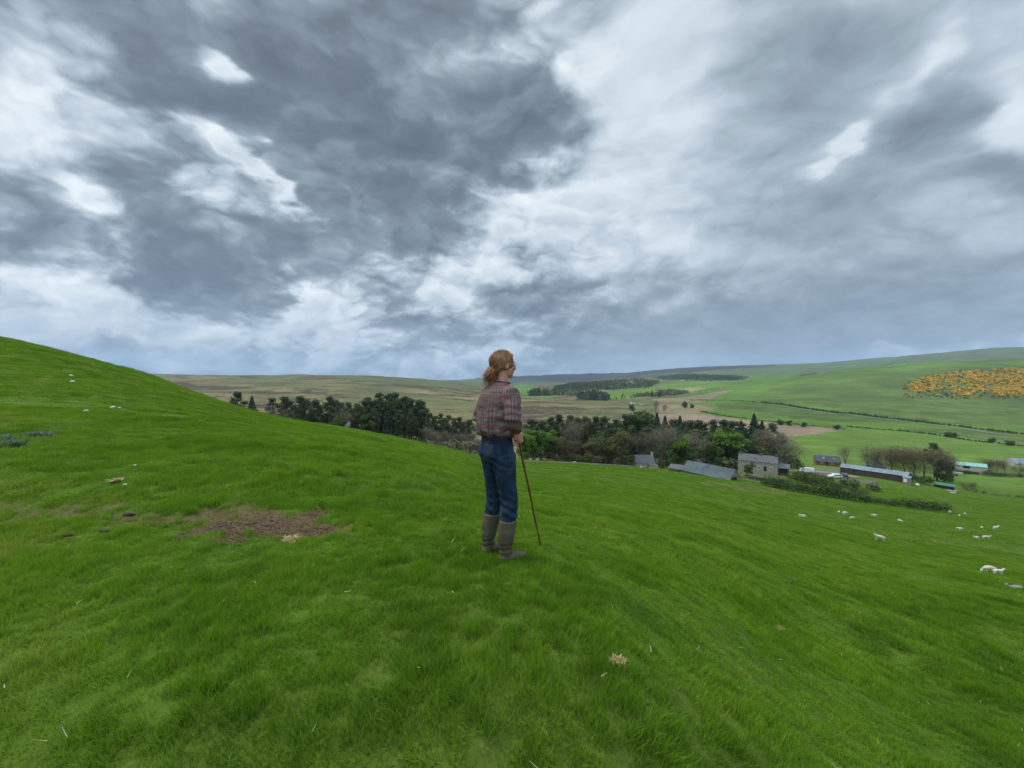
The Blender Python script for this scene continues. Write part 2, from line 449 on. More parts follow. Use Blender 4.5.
def land_color(x, y, z):
    t, d, r = td(x, y)
    px = 512+F*t; py = 384-F*(z-EYE)/d
    n1 = np.where(d < 120, fbm(x/3., y/3., 3, 41), np.where(d < 900, fbm(x/22., y/22., 4, 45), fbm(x/130., y/130., 4, 48)))
    wpx = fbm(x/12., y/12., 3, 42)*.22*F/np.maximum(d, 60)*16
    wx, wy = px+wpx, py+fbm(x/14., y/14., 3, 43)*1.0
    C = np.zeros(x.shape+(3,))
    C[:] = C_GRASS
    s = sstep(d, 130, 190)[..., None]
    left = (1-sstep(t, .30, .55))[..., None]
    moor = C_MOOR*(1+.25*n1[..., None]*2)
    hn = .95*sstep(fbm(x/110., y/60., 6, 44, .70), .04, .26)[..., None]
    ol = sstep(fbm(x/230., y/200., 4, 46), .0, .3)[..., None]
    moor = moor*(1-hn) + C_HEATH*hn
    moor = moor*(1-ol*.55) + C_OLIVE*ol*.55
    valley = C_FIELD*(1+.2*n1[..., None])
    dst = sstep(d, 2100, 3500)[..., None]
    base = moor*left + valley*(1-left)
    hn2 = sstep(fbm(x/500., y/700., 5, 47, .6), -.1, .2)[..., None]
    farc = (C_FAR*hn2 + C_HEATH*1.1*(1-hn2))
    base = base*(1-dst) + farc*dst
    vf = sstep(d, 3200, 5200)[..., None]*(.75-.5*sstep(t, .3, .6)[..., None])
    base = base*(1-vf) + np.array((.022, .030, .034))*vf*(1+.8*fbm(x/700., y/500., 3, 49)[..., None]*2)  # farthest hills darkened: shade put into the tint, so the haze shows bluer
    C = C*(1-s) + base*s
    for col, d0, d1, poly in FIELDS:
        m = (d > d0) & (d < d1) & in_poly(wx, wy, poly)
        C[m] = (col*(1+(.5 if d0 >= 600 and d1 > 5000 else .25)*n1[..., None]))[m]
    # scuffed bare soil on the near turf
    mud = mud_mask(x, y)[..., None]
    soil = np.array((.118, .082, .044))
    C = C*(1-mud) + soil*mud
    # faded, yellowish places of the pasture
    dry = (sstep(fbm(x/9., y/9., 4, 51), .12, .4)*.35*(1-s[..., 0]))[..., None]
    C = C*(1-dry) + np.array((.13, .15, .035))*dry
    return np.clip(C, 0, 1)
MUD = [hit(268, 526), hit(225, 514), hit(60, 512), hit(165, 520)]
def mud_mask(x, y):
    out = np.zeros(np.shape(x))
    for (cx, cyy, _), (rx, ry), amp in zip(MUD, [(.74, .50), (.40, .45), (1.05, .34), (.50, .18)], [1.0, .8, .62, .7]):
        q = np.hypot((x-cx)/rx, (y-cyy)/ry) + 1.05*fbm(x/.30, y/.22, 5, 61, .6)
        out = np.maximum(out, amp*sstep(q, 1.22, .78))
    return out
rng = np.random.default_rng(7)
def fan_points(dens, d0, d1, tmax=1.42):
    area = tmax*(d1*d1-d0*d0)
    n = int(area*dens)
    d = np.sqrt(rng.uniform(d0*d0, d1*d1, n)); t = rng.uniform(-tmax, tmax, n)
    return t*d, d
# ------------------------------------------------------------------ build the land as one polar sheet, cut at the brow and the valley's edges
def ground_material(name, near):
    m, g, b = new_mat(name)
    at = g.new('ShaderNodeAttribute'); at.attribute_name = 'tint'
    tc = g.new('ShaderNodeTexCoord').outputs['Object']
    col = at.outputs['Color']
    if near:
        n1 = g.noise(tc, 26, 6, .7); n2 = g.noise(tc, 3.2, 5, .6); n3 = g.noise(tc, .45, 5, .6)
        f = n1*.9 + n2*.7 + n3*.5
        dark = g.ramp(f, [(.62, (.42, .42, .42)), (1.05, (1, 1, 1)), (1.35, (1.55, 1.45, 1.3))])
        f2 = (f - .6) * .9
        dark = g.ramp(f2, [(.1, (.45, .45, .45)), (.45, (1, 1, 1)), (.8, (1.5, 1.4, 1.3))])
        bs, bd = 30, .035
    else:
        n1 = g.noise(tc, .12, 7, .66); n2 = g.noise(tc, .012, 6, .6)
        f2 = (n1*.8 + n2*.7) - .25
        dark = g.ramp(f2, [(.2, (.62, .62, .62)), (.5, (1, 1, 1)), (.8, (1.35, 1.33, 1.3))])
        bs, bd = .25, 1.1
    c = g.mix(1.0, col, dark, 'MULTIPLY')
    g.put(b.inputs['Base Color'], c)
    b.inputs['Roughness'].default_value = .95
    b.inputs['Specular IOR Level'].default_value = .12
    bn = g.new('ShaderNodeBump'); bn.inputs['Strength'].default_value = .8
    bn.inputs['Distance'].default_value = bd
    g.put(bn.inputs['Height'], g.noise(tc, bs, 5, .65))
    m.node_tree.links.new(bn.outputs[0], b.inputs['Normal'])
    return m
M_NEAR = ground_material('pasture_turf', True)
M_FAR = ground_material('distant_land', False)

def brow(t):  # depth at which the near hill is cut from the valley floor
    return np.interp(t, [-1.95, -1.33, -.65, -.2, 0, .3, .6, .9, 1.33, 1.95], [90, 90, 110, 150, 165, 160, 150, 165, 170, 170])
def build_land():
    azf = np.arctan(np.linspace(-1.55, 1.55, 860))
    a1 = azf[-1]
    back = np.linspace(a1, 2*math.pi-a1, 90)[1:-1]
    az = np.concatenate([azf, back])
    nr = 880
    r = np.exp(np.linspace(math.log(.35), math.log(11500), nr))
    A, RR = np.meshgrid(az, r, indexing='ij')
    X, Y = RR*np.sin(A), RR*np.cos(A)
    Zz = H(X, Y)
    tc, dd, _ = td(X, Y)
    # churned soil is a little lower and lumpy
    mk = mud_mask(X, Y)
    Zz = Zz - mk*.035 + mk*.05*fbm(X/.09, Y/.09, 3, 62)
    C = land_color(X, Y, Zz)
    na = len(az)
    idx = np.arange(na*nr).reshape(na, nr)
    i0, i1 = idx, np.roll(idx, -1, 0)
    quads = np.stack([i0[:, :-1], i0[:, 1:], i1[:, 1:], i1[:, :-1]], -1)     # normals up
    qd = dd[:, :-1]; qt = tc[:, :-1]; 
    B = brow(qt)
    zone = np.zeros(qd.shape, int)
    zone[qd >= B] = 1
    zone[(qd >= 900) & (qt < .02)] = 2
    zone[(qd >= 640+60*np.sin(qt*9)) & (qt >= .60)] = 3
    zone[(qd >= 2200)] = 4
    V = np.stack([X, Y, Zz], -1).reshape(-1, 3); Cf = C.reshape(-1, 3)
    names = ['pasture', 'valley_floor', 'moorland_hill', 'far_hillside', 'distant_hills']
    cx = idx[:, 0]
    for zi, nm in enumerate(names):
        q = quads[zone == zi].reshape(-1, 4)
        used, inv = np.unique(q, return_inverse=True)
        me = np_mesh(nm, V[used], inv.reshape(-1, 4), True)
        ca = me.color_attributes.new('tint', 'FLOAT_COLOR', 'POINT')
        ca.data.foreach_set('color', np.concatenate([Cf[used], np.ones((len(used), 1))], 1).astype(np.float32).ravel())
        o = link(nm, me, M_NEAR if zi == 0 else M_FAR)
        tag(o, kind='structure')
    # close the small hole under the camera
    me = np_mesh('pasture', np.concatenate([V[cx], [[0, 0, h1(.0, .36)]]]), [[int(i), int((i+1) % na), na] for i in range(0, na)])
    ca = me.color_attributes.new('tint', 'FLOAT_COLOR', 'POINT')
    ca.data.foreach_set('color', np.tile(np.append(C_GRASS, 1), na+1).astype(np.float32))
    me.flip_normals()
    o = link('pasture_underfoot', me, M_NEAR); tag(o, kind='structure')
build_land()
# ------------------------------------------------------------------ grass blades on the near hill
def blade_material():
    m, g, b = new_mat('grass_blades')
    geo = g.new('ShaderNodeNewGeometry')
    oi = g.new('ShaderNodeObjectInfo')
    at = g.new('ShaderNodeAttribute'); at.attribute_name = 'hgt'
    pos = geo.outputs['Position']
    n = g.noise(pos, .9, 4, .6); n2 = g.noise(pos, .16, 3, .6)
    n3 = g.noise(pos, 3.2, 4, .6)
    f = (n*.42 + n2*.38 + n3*.20 - .5)*1.9 + .5
    base = g.ramp(f, [(.26, (.075, .175, .007)), (.44, (.155, .330, .010)), (.58, (.225, .400, .018)), (.74, (.36, .42, .060))])
    rnd = E(g, geo.outputs['Random Per Island'])
    c = g.mix(g.smooth(rnd, .45, 1.0)*.45, base, (.24, .38, .04))
    c = g.mix(g.smooth(rnd, .955, .968)*.8, c, (.36, .31, .16))
    c = g.mix(E(g, oi.outputs['Random'])*.62, c, (.08, .19, .010))
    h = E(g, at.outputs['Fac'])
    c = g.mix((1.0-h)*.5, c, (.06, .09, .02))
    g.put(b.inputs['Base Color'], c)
    b.inputs['Roughness'].default_value = .75
    b.inputs['Specular IOR Level'].default_value = .08
    nt = m.node_tree
    tr = g.new('ShaderNodeBsdfTranslucent'); g.put(tr.inputs[0], c)
    mx = g.new('ShaderNodeMixShader'); mx.inputs[0].default_value = .36
    out = nt.nodes['Material Output']
    nt.links.new(b.outputs[0], mx.inputs[1]); nt.links.new(tr.outputs[0], mx.inputs[2])
    nt.links.new(mx.outputs[0], out.inputs['Surface'])
    return m
M_BLADE = blade_material()
def clump(n, rad, hmin, hmax, wid, seed, segs=3, lean=.6, flop=0.0):
    r = np.random.default_rng(seed)
    V, Fq, Hh = [], [], []
    wind = np.array([.5, .1])
    for i in range(n):
        a = r.uniform(0, 6.283); q = rad*math.sqrt(r.uniform())
        p = np.array([q*math.cos(a), q*math.sin(a), -.01])
        hgt = r.uniform(hmin, hmax)*(1-.25*(q/rad)**2)
        da = r.uniform(0, 6.283)
        dr = np.array([math.cos(da), math.sin(da)])*r.uniform(.15, 1)*lean + wind*.35
        fa = r.uniform(0, 6.283); side = np.array([math.cos(fa), math.sin(fa), 0])*wid*r.uniform(.6, 1.3)
        base = len(V)
        for k_ in range(segs+1):
            t = k_/segs
            c = p + np.array([dr[0]*hgt*t**1.8, dr[1]*hgt*t**1.8, hgt*(t-.35*t*t*(np.hypot(*dr)))])
            w = (1-t**1.6)*.5+.02
            V.append(c-side*w); V.append(c+side*w); Hh += [t, t]
        for k_ in range(segs):
            b_ = base+2*k_
            Fq.append([b_, b_+1, b_+3, b_+2])
    me = np_mesh('grass_clump', V, Fq, True)
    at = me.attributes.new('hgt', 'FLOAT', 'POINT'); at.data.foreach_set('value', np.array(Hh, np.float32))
    me.materials.append(M_BLADE)
    return me
def scatter(name, protos, P, rot, scl, pick, label):
    """one object: a cloud of points that carries clumps of blades"""
    src = bpy.data.collections.new(name + '_source')
    for i, me in enumerate(protos):
        o = bpy.data.objects.new('%s_clump_%02d' % (name, i), me); src.objects.link(o)
    me = bpy.data.meshes.new(name)
    me.vertices.add(len(P)); me.vertices.foreach_set('co', np.asarray(P, np.float32).ravel())
    for nm, typ, dat, key in (('rot', 'FLOAT_VECTOR', rot, 'vector'), ('scl', 'FLOAT_VECTOR', scl, 'vector'), ('pick', 'INT', pick, 'value')):
        a = me.attributes.new(nm, typ, 'POINT')
        a.data.foreach_set(key, np.asarray(dat, np.int32 if typ == 'INT' else np.float32).ravel())
    o = link(name, me)
    ng = bpy.data.node_groups.new(name, 'GeometryNodeTree')
    ng.interface.new_socket(name='Geometry', in_out='INPUT', socket_type='NodeSocketGeometry')
    ng.interface.new_socket(name='Geometry', in_out='OUTPUT', socket_type='NodeSocketGeometry')
    N, L = ng.nodes, ng.links
    gi = N.new('NodeGroupInput'); go = N.new('NodeGroupOutput')
    ip = N.new('GeometryNodeInstanceOnPoints')
    ci = N.new('GeometryNodeCollectionInfo'); ci.inputs[0].default_value = src
    ci.inputs['Separate Children'].default_value = True
    ip.inputs['Pick Instance'].default_value = True
    def att(nm, typ):
        a = N.new('GeometryNodeInputNamedAttribute'); a.data_type = typ; a.inputs[0].default_value = nm
        return [s for s in a.outputs if s.enabled][0]
    L.new(gi.outputs[0], ip.inputs['Points']); L.new(ci.outputs[0], ip.inputs['Instance'])
    L.new(att('pick', 'INT'), ip.inputs['Instance Index'])
    L.new(att('rot', 'FLOAT_VECTOR'), ip.inputs['Rotation'])
    L.new(att('scl', 'FLOAT_VECTOR'), ip.inputs['Scale'])
    L.new(ip.outputs[0], go.inputs[0])
    md = o.modifiers.new('scatter', 'NODES'); md.node_group = ng
    tag(o, label, kind='stuff')
    o['category'] = 'grass'
    return o
def grass_layer(name, protos, dens, d0, d1, size, label, thin=0.0):
    x, y = fan_points(dens, d0, d1)
    edge = sstep(y, d0, d0+(d1-d0)*.12)*(1-sstep(y, d1*.8, d1)) if thin else np.ones(len(x))
    z = H(x, y)
    mk = mud_mask(x, y)
    bare = fbm(x/.5, y/.5, 3, 71)
    keep = (rng.uniform(size=len(x)) > mk*1.15) & (rng.uniform(size=len(x)) < edge+.02)
    # only what the eye can meet: skip the far side of the brow
    keep &= (z-EYE)/y > -1.4
    x, y, z, mk, bare = x[keep], y[keep], z[keep], mk[keep], bare[keep]
    n = len(x)
    lush = fbm(x/1.6, y/1.6, 3, 72); lush2 = fbm(x/.45, y/.45, 2, 73)
    s = size*np.clip(1.0+lush*1.7+lush2*1.5, .52, 2.1)*(1-.6*mk)*rng.uniform(.8, 1.2, n)
    wide = size*rng.uniform(.85, 1.25, n)
    # stand the clump on the slope, turned at random
    ep = np.maximum(.05, y*.01)
    gx = (H(x+ep, y)-H(x-ep, y))/(2*ep)+rng.normal(0, .10, n); gy = (H(x, y+ep)-H(x, y-ep))/(2*ep)+rng.normal(0, .10, n)
    w = np.stack([-gx, -gy, np.ones(n)], 1); w /= np.linalg.norm(w, axis=1, keepdims=True)
    th = rng.uniform(0, 6.283, n)
    u = np.stack([np.cos(th), np.sin(th), np.zeros(n)], 1); u -= w*(u*w).sum(1, keepdims=True); u /= np.linalg.norm(u, axis=1, keepdims=True)
    v = np.cross(w, u)
    rot = np.stack([np.arctan2(v[:, 2], w[:, 2]), -np.arcsin(np.clip(u[:, 2], -1, 1)), np.arctan2(u[:, 1], u[:, 0])], 1)
    scl = np.stack([wide, wide, s], 1)
    P = np.stack([x, y, z-mk*.03], 1)
    return scatter(name, protos, P, rot, scl, rng.integers(0, len(protos), n), label)
near_p = [clump(60, .085, .035, .085, .0045, 100+i, 3, .9) for i in range(6)]
near_p.append(clump(40, .09, .03, .06, .008, 110, 3, 1.3))
near_p.append(clump(55, .07, .07, .13, .005, 111, 3, .8))
mid_p = [clump(75, .17, .04, .095, .009, 120+i, 2, .9) for i in range(5)]
mid_p.append(clump(70, .13, .08, .15, .009, 131, 2, .7))
far_p = [clump(90, .36, .05, .11, .020, 140+i, 2, 1.0) for i in range(4)]
faint_p = [clump(110, 1.0, .04, .12, .05, 160+i, 2, 1.2) for i in range(4)]
grass_layer('meadow_grass', near_p, 270, .75, 5.2, .74, 'short green grass close to the camera')
grass_layer('meadow_grass', mid_p, 78, 5.0, 15, .82, 'green grass in the middle of the pasture')
grass_layer('meadow_grass', far_p, 14, 14.5, 52, .85, 'green grass further up and down the pasture', 1)
grass_layer('meadow_grass', faint_p, 2.0, 44, 150, .8, 'green grass on the lower pasture towards the hedge', 1)
# ------------------------------------------------------------------ trees
def leaf_mat(name, lo, hi, trans=.25):
    m, g, b = new_mat(name)
    geo = g.new('ShaderNodeNewGeometry'); oi = g.new('ShaderNodeObjectInfo')
    c = g.ramp(E(g, geo.outputs['Random Per Island']), [(0, lo), (1, hi)])
    c = g.mix(E(g, oi.outputs['Random'])*.55, c, tuple(v*.65 for v in lo))
    g.put(b.inputs['Base Color'], c)
    b.inputs['Roughness'].default_value = .7
    b.inputs['Specular IOR Level'].default_value = .15
    if trans:
        nt = m.node_tree
        tr = g.new('ShaderNodeBsdfTranslucent'); g.put(tr.inputs[0], c)
        mx = g.new('ShaderNodeMixShader'); mx.inputs[0].default_value = trans
        nt.links.new(b.outputs[0], mx.inputs[1]); nt.links.new(tr.outputs[0], mx.inputs[2])
        nt.links.new(mx.outputs[0], nt.nodes['Material Output'].inputs['Surface'])
    return m
M_PINE = leaf_mat('pine_needles', (.040, .062, .030), (.095, .120, .052), .08)
M_SPRUCE = leaf_mat('spruce_needles', (.020, .038, .026), (.050, .075, .038), .06)
M_LEAF = leaf_mat('fresh_leaves', (.085, .165, .022), (.155, .260, .040), .3)
M_LEAFD = leaf_mat('mid_green_leaves', (.058, .100, .028), (.120, .175, .048), .2)
M_OLIVE = leaf_mat('opening_olive_leaves', (.095, .105, .038), (.165, .165, .065), .2)
M_TWIG = leaf_mat('bare_twigs', (.150, .135, .095), (.250, .225, .165), 0)
M_TWIGB = leaf_mat('brown_budding_twigs', (.130, .108, .062), (.215, .180, .100), 0)
M_BARK = mat('bark', (.085, .065, .050), .9, .4, 3., .02)
M_PBARK = mat('pine_bark', (.120, .075, .052), .9, .4, 2., .02)
M_GORSE = leaf_mat('gorse_flowers', (.42, .25, .010), (.88, .56, .020), .1)
M_HEDGE = leaf_mat('hedge_leaves', (.028, .055, .018), (.070, .115, .032), .15)

def tube_np(pts, rad, n=6):
    pts = np.asarray(pts, float); V = []; Fq = []
    m = len(pts)
    for i in range(m):
        t = pts[min(i+1, m-1)]-pts[max(i-1, 0)]; t = t/(np.linalg.norm(t)+1e-9)
        up = np.array([0, 0, 1.]) if abs(t[2]) < .9 else np.array([1., 0, 0])
        a = np.cross(t, up); a /= np.linalg.norm(a); b = np.cross(t, a)
        for k_ in range(n):
            th = 2*math.pi*k_/n
            V.append(pts[i]+rad[i]*(math.cos(th)*a+math.sin(th)*b))
    for i in range(m-1):
        for k_ in range(n):
            Fq.append([i*n+k_, i*n+(k_+1) % n, (i+1)*n+(k_+1) % n, (i+1)*n+k_])
    return np.array(V), np.array(Fq)
def merge(parts):
    V, Q, o = [], [], 0
    for v, f in parts:
        V.append(v); Q.append(f+o); o += len(v)
    return np.concatenate(V), np.concatenate(Q)
def leaves(C, Nn, size, r):
    """quads centred at C facing roughly Nn"""
    n = len(C)
    Nn = Nn/(np.linalg.norm(Nn, axis=1, keepdims=True)+1e-9)
    q = r.normal(size=(n, 3)); a = np.cross(Nn, q); a /= (np.linalg.norm(a, axis=1, keepdims=True)+1e-9)
    b = np.cross(Nn, a)
    s = size*r.uniform(.6, 1.4, (n, 1))
    a = a*s; b = b*s*r.uniform(.5, .9, (n, 1))
    k1 = r.uniform(.5, 1.1, (n, 1))
    V = np.stack([C-a, C-b*k1, C+a, C+b], 1).reshape(-1, 3)
    return V, np.arange(4*n).reshape(n, 4)
def lobe_leaves(lobes, per, size, r, shell=.55, up=.35):
    Cs, Ns = [], []
    for (c, rad) in lobes:
        rad = np.array(rad, float)
        n = max(12, int(per*(rad[0]*rad[1]*rad[2])**(2/3)))
        u = r.normal(size=(n, 3)); u /= np.linalg.norm(u, axis=1, keepdims=True)
        q = shell+(1-shell)*r.uniform(size=(n, 1))**.6
        q *= 1+.25*np.sin(u[:, :1]*5+c[0])*np.cos(u[:, 1:2]*4+c[1])
        Cs.append(np.array(c)+u*rad*q)
        Ns.append(u*.8+np.array([0, 0, up])+r.normal(size=(n, 3))*.55)
    return leaves(np.concatenate(Cs), np.concatenate(Ns), size, r)
def scots_pine(seed):
    r = np.random.default_rng(seed); Ht = 18.
    lean = r.normal(0, .5, 2)
    tp = [np.array([lean[0]*t*t+.25*math.sin(3*t+seed), lean[1]*t*t, Ht*.93*t]) for t in np.linspace(0, 1, 9)]
    tr = [tube_np(tp, [.34-.26*t for t in np.linspace(0, 1, 9)], 7)]
    lobes = []
    nl = r.integers(19, 27); bare = r.uniform(.14, .40)
    for i in range(nl):
        f = bare+(1-bare)*((i+.5)/nl)
        z = Ht*f*.97
        base = np.array(tp[min(8, int(f*8))]); ang = i*2.4+r.uniform(-.5, .5)
        reach = (2.9 if f < .85 else 1.3)*(r.uniform(.55, 1.15))*(1-.3*abs(f-.72)/.3)
        c = np.array([base[0]+reach*math.cos(ang), base[1]+reach*math.sin(ang), z+r.uniform(-.3, .5)])
        rr = r.uniform(.85, 1.75)*(1.0 if f < .85 else .85)
        lobes.append((c, (rr, rr*.9, rr*r.uniform(.5, .95))))
        b0 = np.array([base[0], base[1], z-1.0])
        tr.append(tube_np([b0, (b0+c)/2+[0, 0, -.1], c], [.12, .08, .04], 4))
    lobes.append((np.array([tp[-1][0], tp[-1][1], Ht*.95]), (1.5, 1.4, 1.0)))
    for i in range(r.integers(1, 4)):     # dead snags under the crown
        z = Ht*r.uniform(.12, bare); a = r.uniform(0, 6.28)
        tr.append(tube_np([[lean[0]*.1, 0, z], [1.3*math.cos(a), 1.3*math.sin(a), z+.2]], [.06, .02], 3))
    return merge(tr), lobe_leaves(lobes, 120, .27, r, .05, .4), Ht
def spruce(seed, Ht=17., wid=6.2):
    r = np.random.default_rng(seed)
    tr = [tube_np([[0, 0, 0], [0, 0, Ht*.5], [0, 0, Ht*.98]], [.26, .15, .02], 6)]
    n = 2300
    f = r.uniform(0, 1, n)**1.35
    z = Ht*(.10+.90*f)
    lay = .5+.5*np.abs(np.sin(f*34+seed))
    R0 = wid*(1-f)**1.05*(.55+.45*lay)*r.uniform(.45, 1.05, n)+.08
    a = r.uniform(0, 6.283, n)
    R0 = R0*(1+.22*np.sin(a*3+seed+f*9))
    C = np.stack([R0*np.cos(a), R0*np.sin(a), z-.28*R0], 1)
    Nn = np.stack([np.cos(a)*.6, np.sin(a)*.6, np.full(n, .8)], 1)+r.normal(size=(n, 3))*.35
    return merge(tr), leaves(C, Nn, .33, r), Ht
def limbs(r, Ht, spread, levels, n0, trunk_f=.25, rad=.32, ratio=.66, twig=0):
    segs = []; tips = []
    def grow(p, d, L, ra, lv):
        q = p+d*L*.5+r.normal(size=3)*.05*L; e = q+(d+r.normal(size=3)*.12)*L*.5
        segs.append(([p, q, e], [ra, ra*.8, ra*.62], 5 if lv < 2 else 3))
        if lv >= levels: tips.append(e); return
        for k_ in range(r.integers(3, 5) if lv < levels-1 else 3):
            a = r.uniform(0, 6.283); v = np.array([math.cos(a), math.sin(a), 0])
            nd = d*r.uniform(.6, .9)+v*spread*r.uniform(.5, 1.0)+np.array([0, 0, .18]); nd /= np.linalg.norm(nd)
            grow(p+(e-p)*r.uniform(.65, 1) if k_ else e, nd, L*ratio*r.uniform(.8, 1.1), ra*.55, lv+1)
    grow(np.zeros(3), np.array([0, 0, 1.]), Ht*trunk_f, rad, 0)
    top = max(t[2] for t in tips); k_ = Ht/top
    parts = [tube_np([np.array(p)*k_ for p in pts], rr, n) for pts, rr, n in segs]
    return parts, [t*k_ for t in tips]
def broadleaf(seed, Ht=13., leaf=.30, per=120, wide=1.0):
    r = np.random.default_rng(seed)
    parts, tips = limbs(r, Ht*.86, .75*wide, 2, 4, .33, .30, .8)
    lobes = [(t, (r.uniform(1.2, 2.1), r.uniform(1.2, 2.1), r.uniform(.9, 1.5))) for t in tips]
    r.shuffle(lobes)
    lobes = lobes[:16]
    for i in range(16):
        a = i*2.4; f = r.uniform(.12, .72); q = wide*r.uniform(1.6, 3.3)*(1-.3*f)
        lobes.append(((q*math.cos(a), q*math.sin(a), Ht*f), (r.uniform(1.1, 1.9), r.uniform(1.1, 1.9), r.uniform(1.0, 1.6))))
    return merge(parts), lobe_leaves(lobes, per, leaf, r, .35), Ht
def bare_tree(seed, Ht=13., wide=1.0, tw=.05, nleaf=0):
    r = np.random.default_rng(seed)
    parts, tips = limbs(r, Ht*.93, .8*wide, 3, 4, .24, .26, .74)
    tr = merge(parts)
    # a haze of fine twigs
    n = 2600+nleaf
    T = np.array(tips); base = T[r.integers(0, len(T), n)]
    lowr = r.uniform(size=n) < .45
    base = np.where(lowr[:, None], base*np.stack([r.uniform(.5, 1.05, n), r.uniform(.5, 1.05, n), r.uniform(.30, .95, n)], 1), base)
    d = r.normal(size=(n, 3)); d[:, 2] = np.abs(d[:, 2])*.9+.1; d /= np.linalg.norm(d, axis=1, keepdims=True)
    st = base+r.normal(size=(n, 3))*.95
    L = r.uniform(.5, 1.5, (n, 1))
    side = np.cross(d, r.normal(size=(n, 3))); side /= np.linalg.norm(side, axis=1, keepdims=True)
    V = np.stack([st-side*tw*.5, st+side*tw*.5, st+d*L+side*.008, st+d*L-side*.008], 1).reshape(-1, 3)
    return tr, (V, np.arange(4*n).reshape(n, 4)), Ht
def bush(seed, Ht=5.):
    r = np.random.default_rng(seed)
    tr = merge([tube_np([[0, 0, 0], [.3*math.cos(a), .3*math.sin(a), 1.2], [1.2*math.cos(a), 1.2*math.sin(a), 3.2]], [.12, .09, .03], 4) for a in (0, 2, 4)])
    lobes = [((r.uniform(0, 2.1)*math.cos(i*2.4), r.uniform(0, 2.1)*math.sin(i*2.4), r.uniform(.9, 3.9)), (r.uniform(.9, 1.5),)*2+(r.uniform(.8, 1.2),)) for i in range(13)]
    return tr, lobe_leaves(lobes, 120, .24, r, .4), Ht
def tree_meshes(kind, seed):
    if kind == 'pine': t, c, h = scots_pine(seed); ms = (M_PBARK, M_PINE)
    elif kind == 'spruce': t, c, h = spruce(seed); ms = (M_BARK, M_SPRUCE)
    elif kind == 'green': t, c, h = broadleaf(seed); ms = (M_BARK, M_LEAF)
    elif kind == 'mid': t, c, h = broadleaf(seed, 13, .32, 105); ms = (M_BARK, M_LEAFD)
    elif kind == 'olive': t, c, h = broadleaf(seed, 12, .20, 130); ms = (M_BARK, M_OLIVE)
    elif kind == 'bush': t, c, h = bush(seed); ms = (M_BARK, M_LEAFD)
    elif kind == 'bare': t, c, h = bare_tree(seed); ms = (M_BARK, M_TWIG)
    elif kind == 'thin': t, c, h = bare_tree(seed, 11, .8, .04, -1400); ms = (M_BARK, M_TWIG)
    else: t, c, h = bare_tree(seed, 11, 1.15, .07, 900); ms = (M_BARK, M_TWIGB)
    mt = np_mesh(kind+'_trunk', *t, True); mt.materials.append(ms[0])
    mc = np_mesh(kind+'_crown', *c); mc.materials.append(ms[1])
    return mt, mc, h
TREES = {k_: [tree_meshes(k_, 1000+37*i+len(k_)*11) for i in range(n)] for k_, n in
         (('pine', 7), ('spruce', 3), ('green', 3), ('mid', 3), ('bush', 3), ('olive', 3), ('bare', 4), ('thin', 2), ('brown', 3))}
TNAME = {'pine': 'scots_pine', 'spruce': 'spruce_tree', 'green': 'broadleaf_tree', 'mid': 'broadleaf_tree', 'bush': 'broadleaf_tree', 'olive': 'broadleaf_tree',
         'bare': 'bare_tree', 'thin': 'bare_tree', 'brown': 'bare_tree'}
ORD = ['', 'first', 'second', 'third', 'fourth', 'fifth', 'sixth', 'seventh', 'eighth', 'ninth', 'tenth', 'eleventh', 'twelfth', 'thirteenth',
       'fourteenth', 'fifteenth', 'sixteenth', 'seventeenth', 'eighteenth', 'nineteenth', 'twentieth', 'twenty-first', 'twenty-second',
       'twenty-third', 'twenty-fourth', 'twenty-fifth', 'twenty-sixth', 'twenty-seventh', 'twenty-eighth', 'twenty-ninth', 'thirtieth']
_tc = [0]
def plant_tree(kind, px, top, d, label, group, wid=1.0, sink=.15):
    _tc[0] += 1; i = _tc[0]
    x, y = (px-512)/F*d, d
    zg = h1(x, y)-sink
    Ht = max(3.0, zat(top, d)-zg)
    mt, mc, h = TREES[kind][i*5 % len(TREES[kind])]
    s = Ht/h
    o = empty(TNAME[kind], (x, y, zg), i*2.399)
    w = wid*(s if s < 1.1 else s*.5+.55)
    o.scale = (w, w, s)
    link('trunk', mt, parent=o)
    link('branches' if kind in ('bare', 'thin', 'brown') else 'crown', mc, parent=o)
    tag(o, label, 'tree', group)
    return o
# the row beyond the left brow: picture x, top y, depth
ROW1 = [('pine',239,391.5,175),('spruce',252,396,172),('pine',271,398,176),('pine',285,397,180),('pine',299,396,174),('pine',309,399,184),
        ('pine',317,400,172),('pine',329,396.5,178),('pine',336,399,186),('pine',348,402,176),('pine',357,404,182),('pine',369,397,172),
        ('pine',378,392.5,168),('pine',386,394,176),('pine',394,392.5,170),('pine',404,396,178),('pine',412,399,170),('pine',421,402,182),
        ('pine',430,413,176),('pine',440,413,182),('pine',449,415,176),('pine',460,417,184),('pine',470,419,176)]
for n, (k_, px, top, d) in enumerate(sorted(ROW1, key=lambda q: q[1])):
    nm = 'small dark spruce' if k_ == 'spruce' else 'dark Scots pine'
    plant_tree(k_, px, top, d, '%s, %s tree from the left in the row beyond the left brow' % (nm, ORD[n+1]), 'pines beyond the left brow', 1.0)
for n, (k_, px, top, d) in enumerate([('pine', q[1]+4.5, q[2]+2.5+(i*37 % 5), q[3]+12) for i, q in enumerate(sorted(ROW1, key=lambda q: q[1])) if q[0] == 'pine' and 280 < q[1] < 465]):
    plant_tree(k_, px, top, d, 'dark Scots pine, %s from the left in the rear rank beyond the left brow' % ORD[n+1], 'pines beyond the left brow', 1.15)
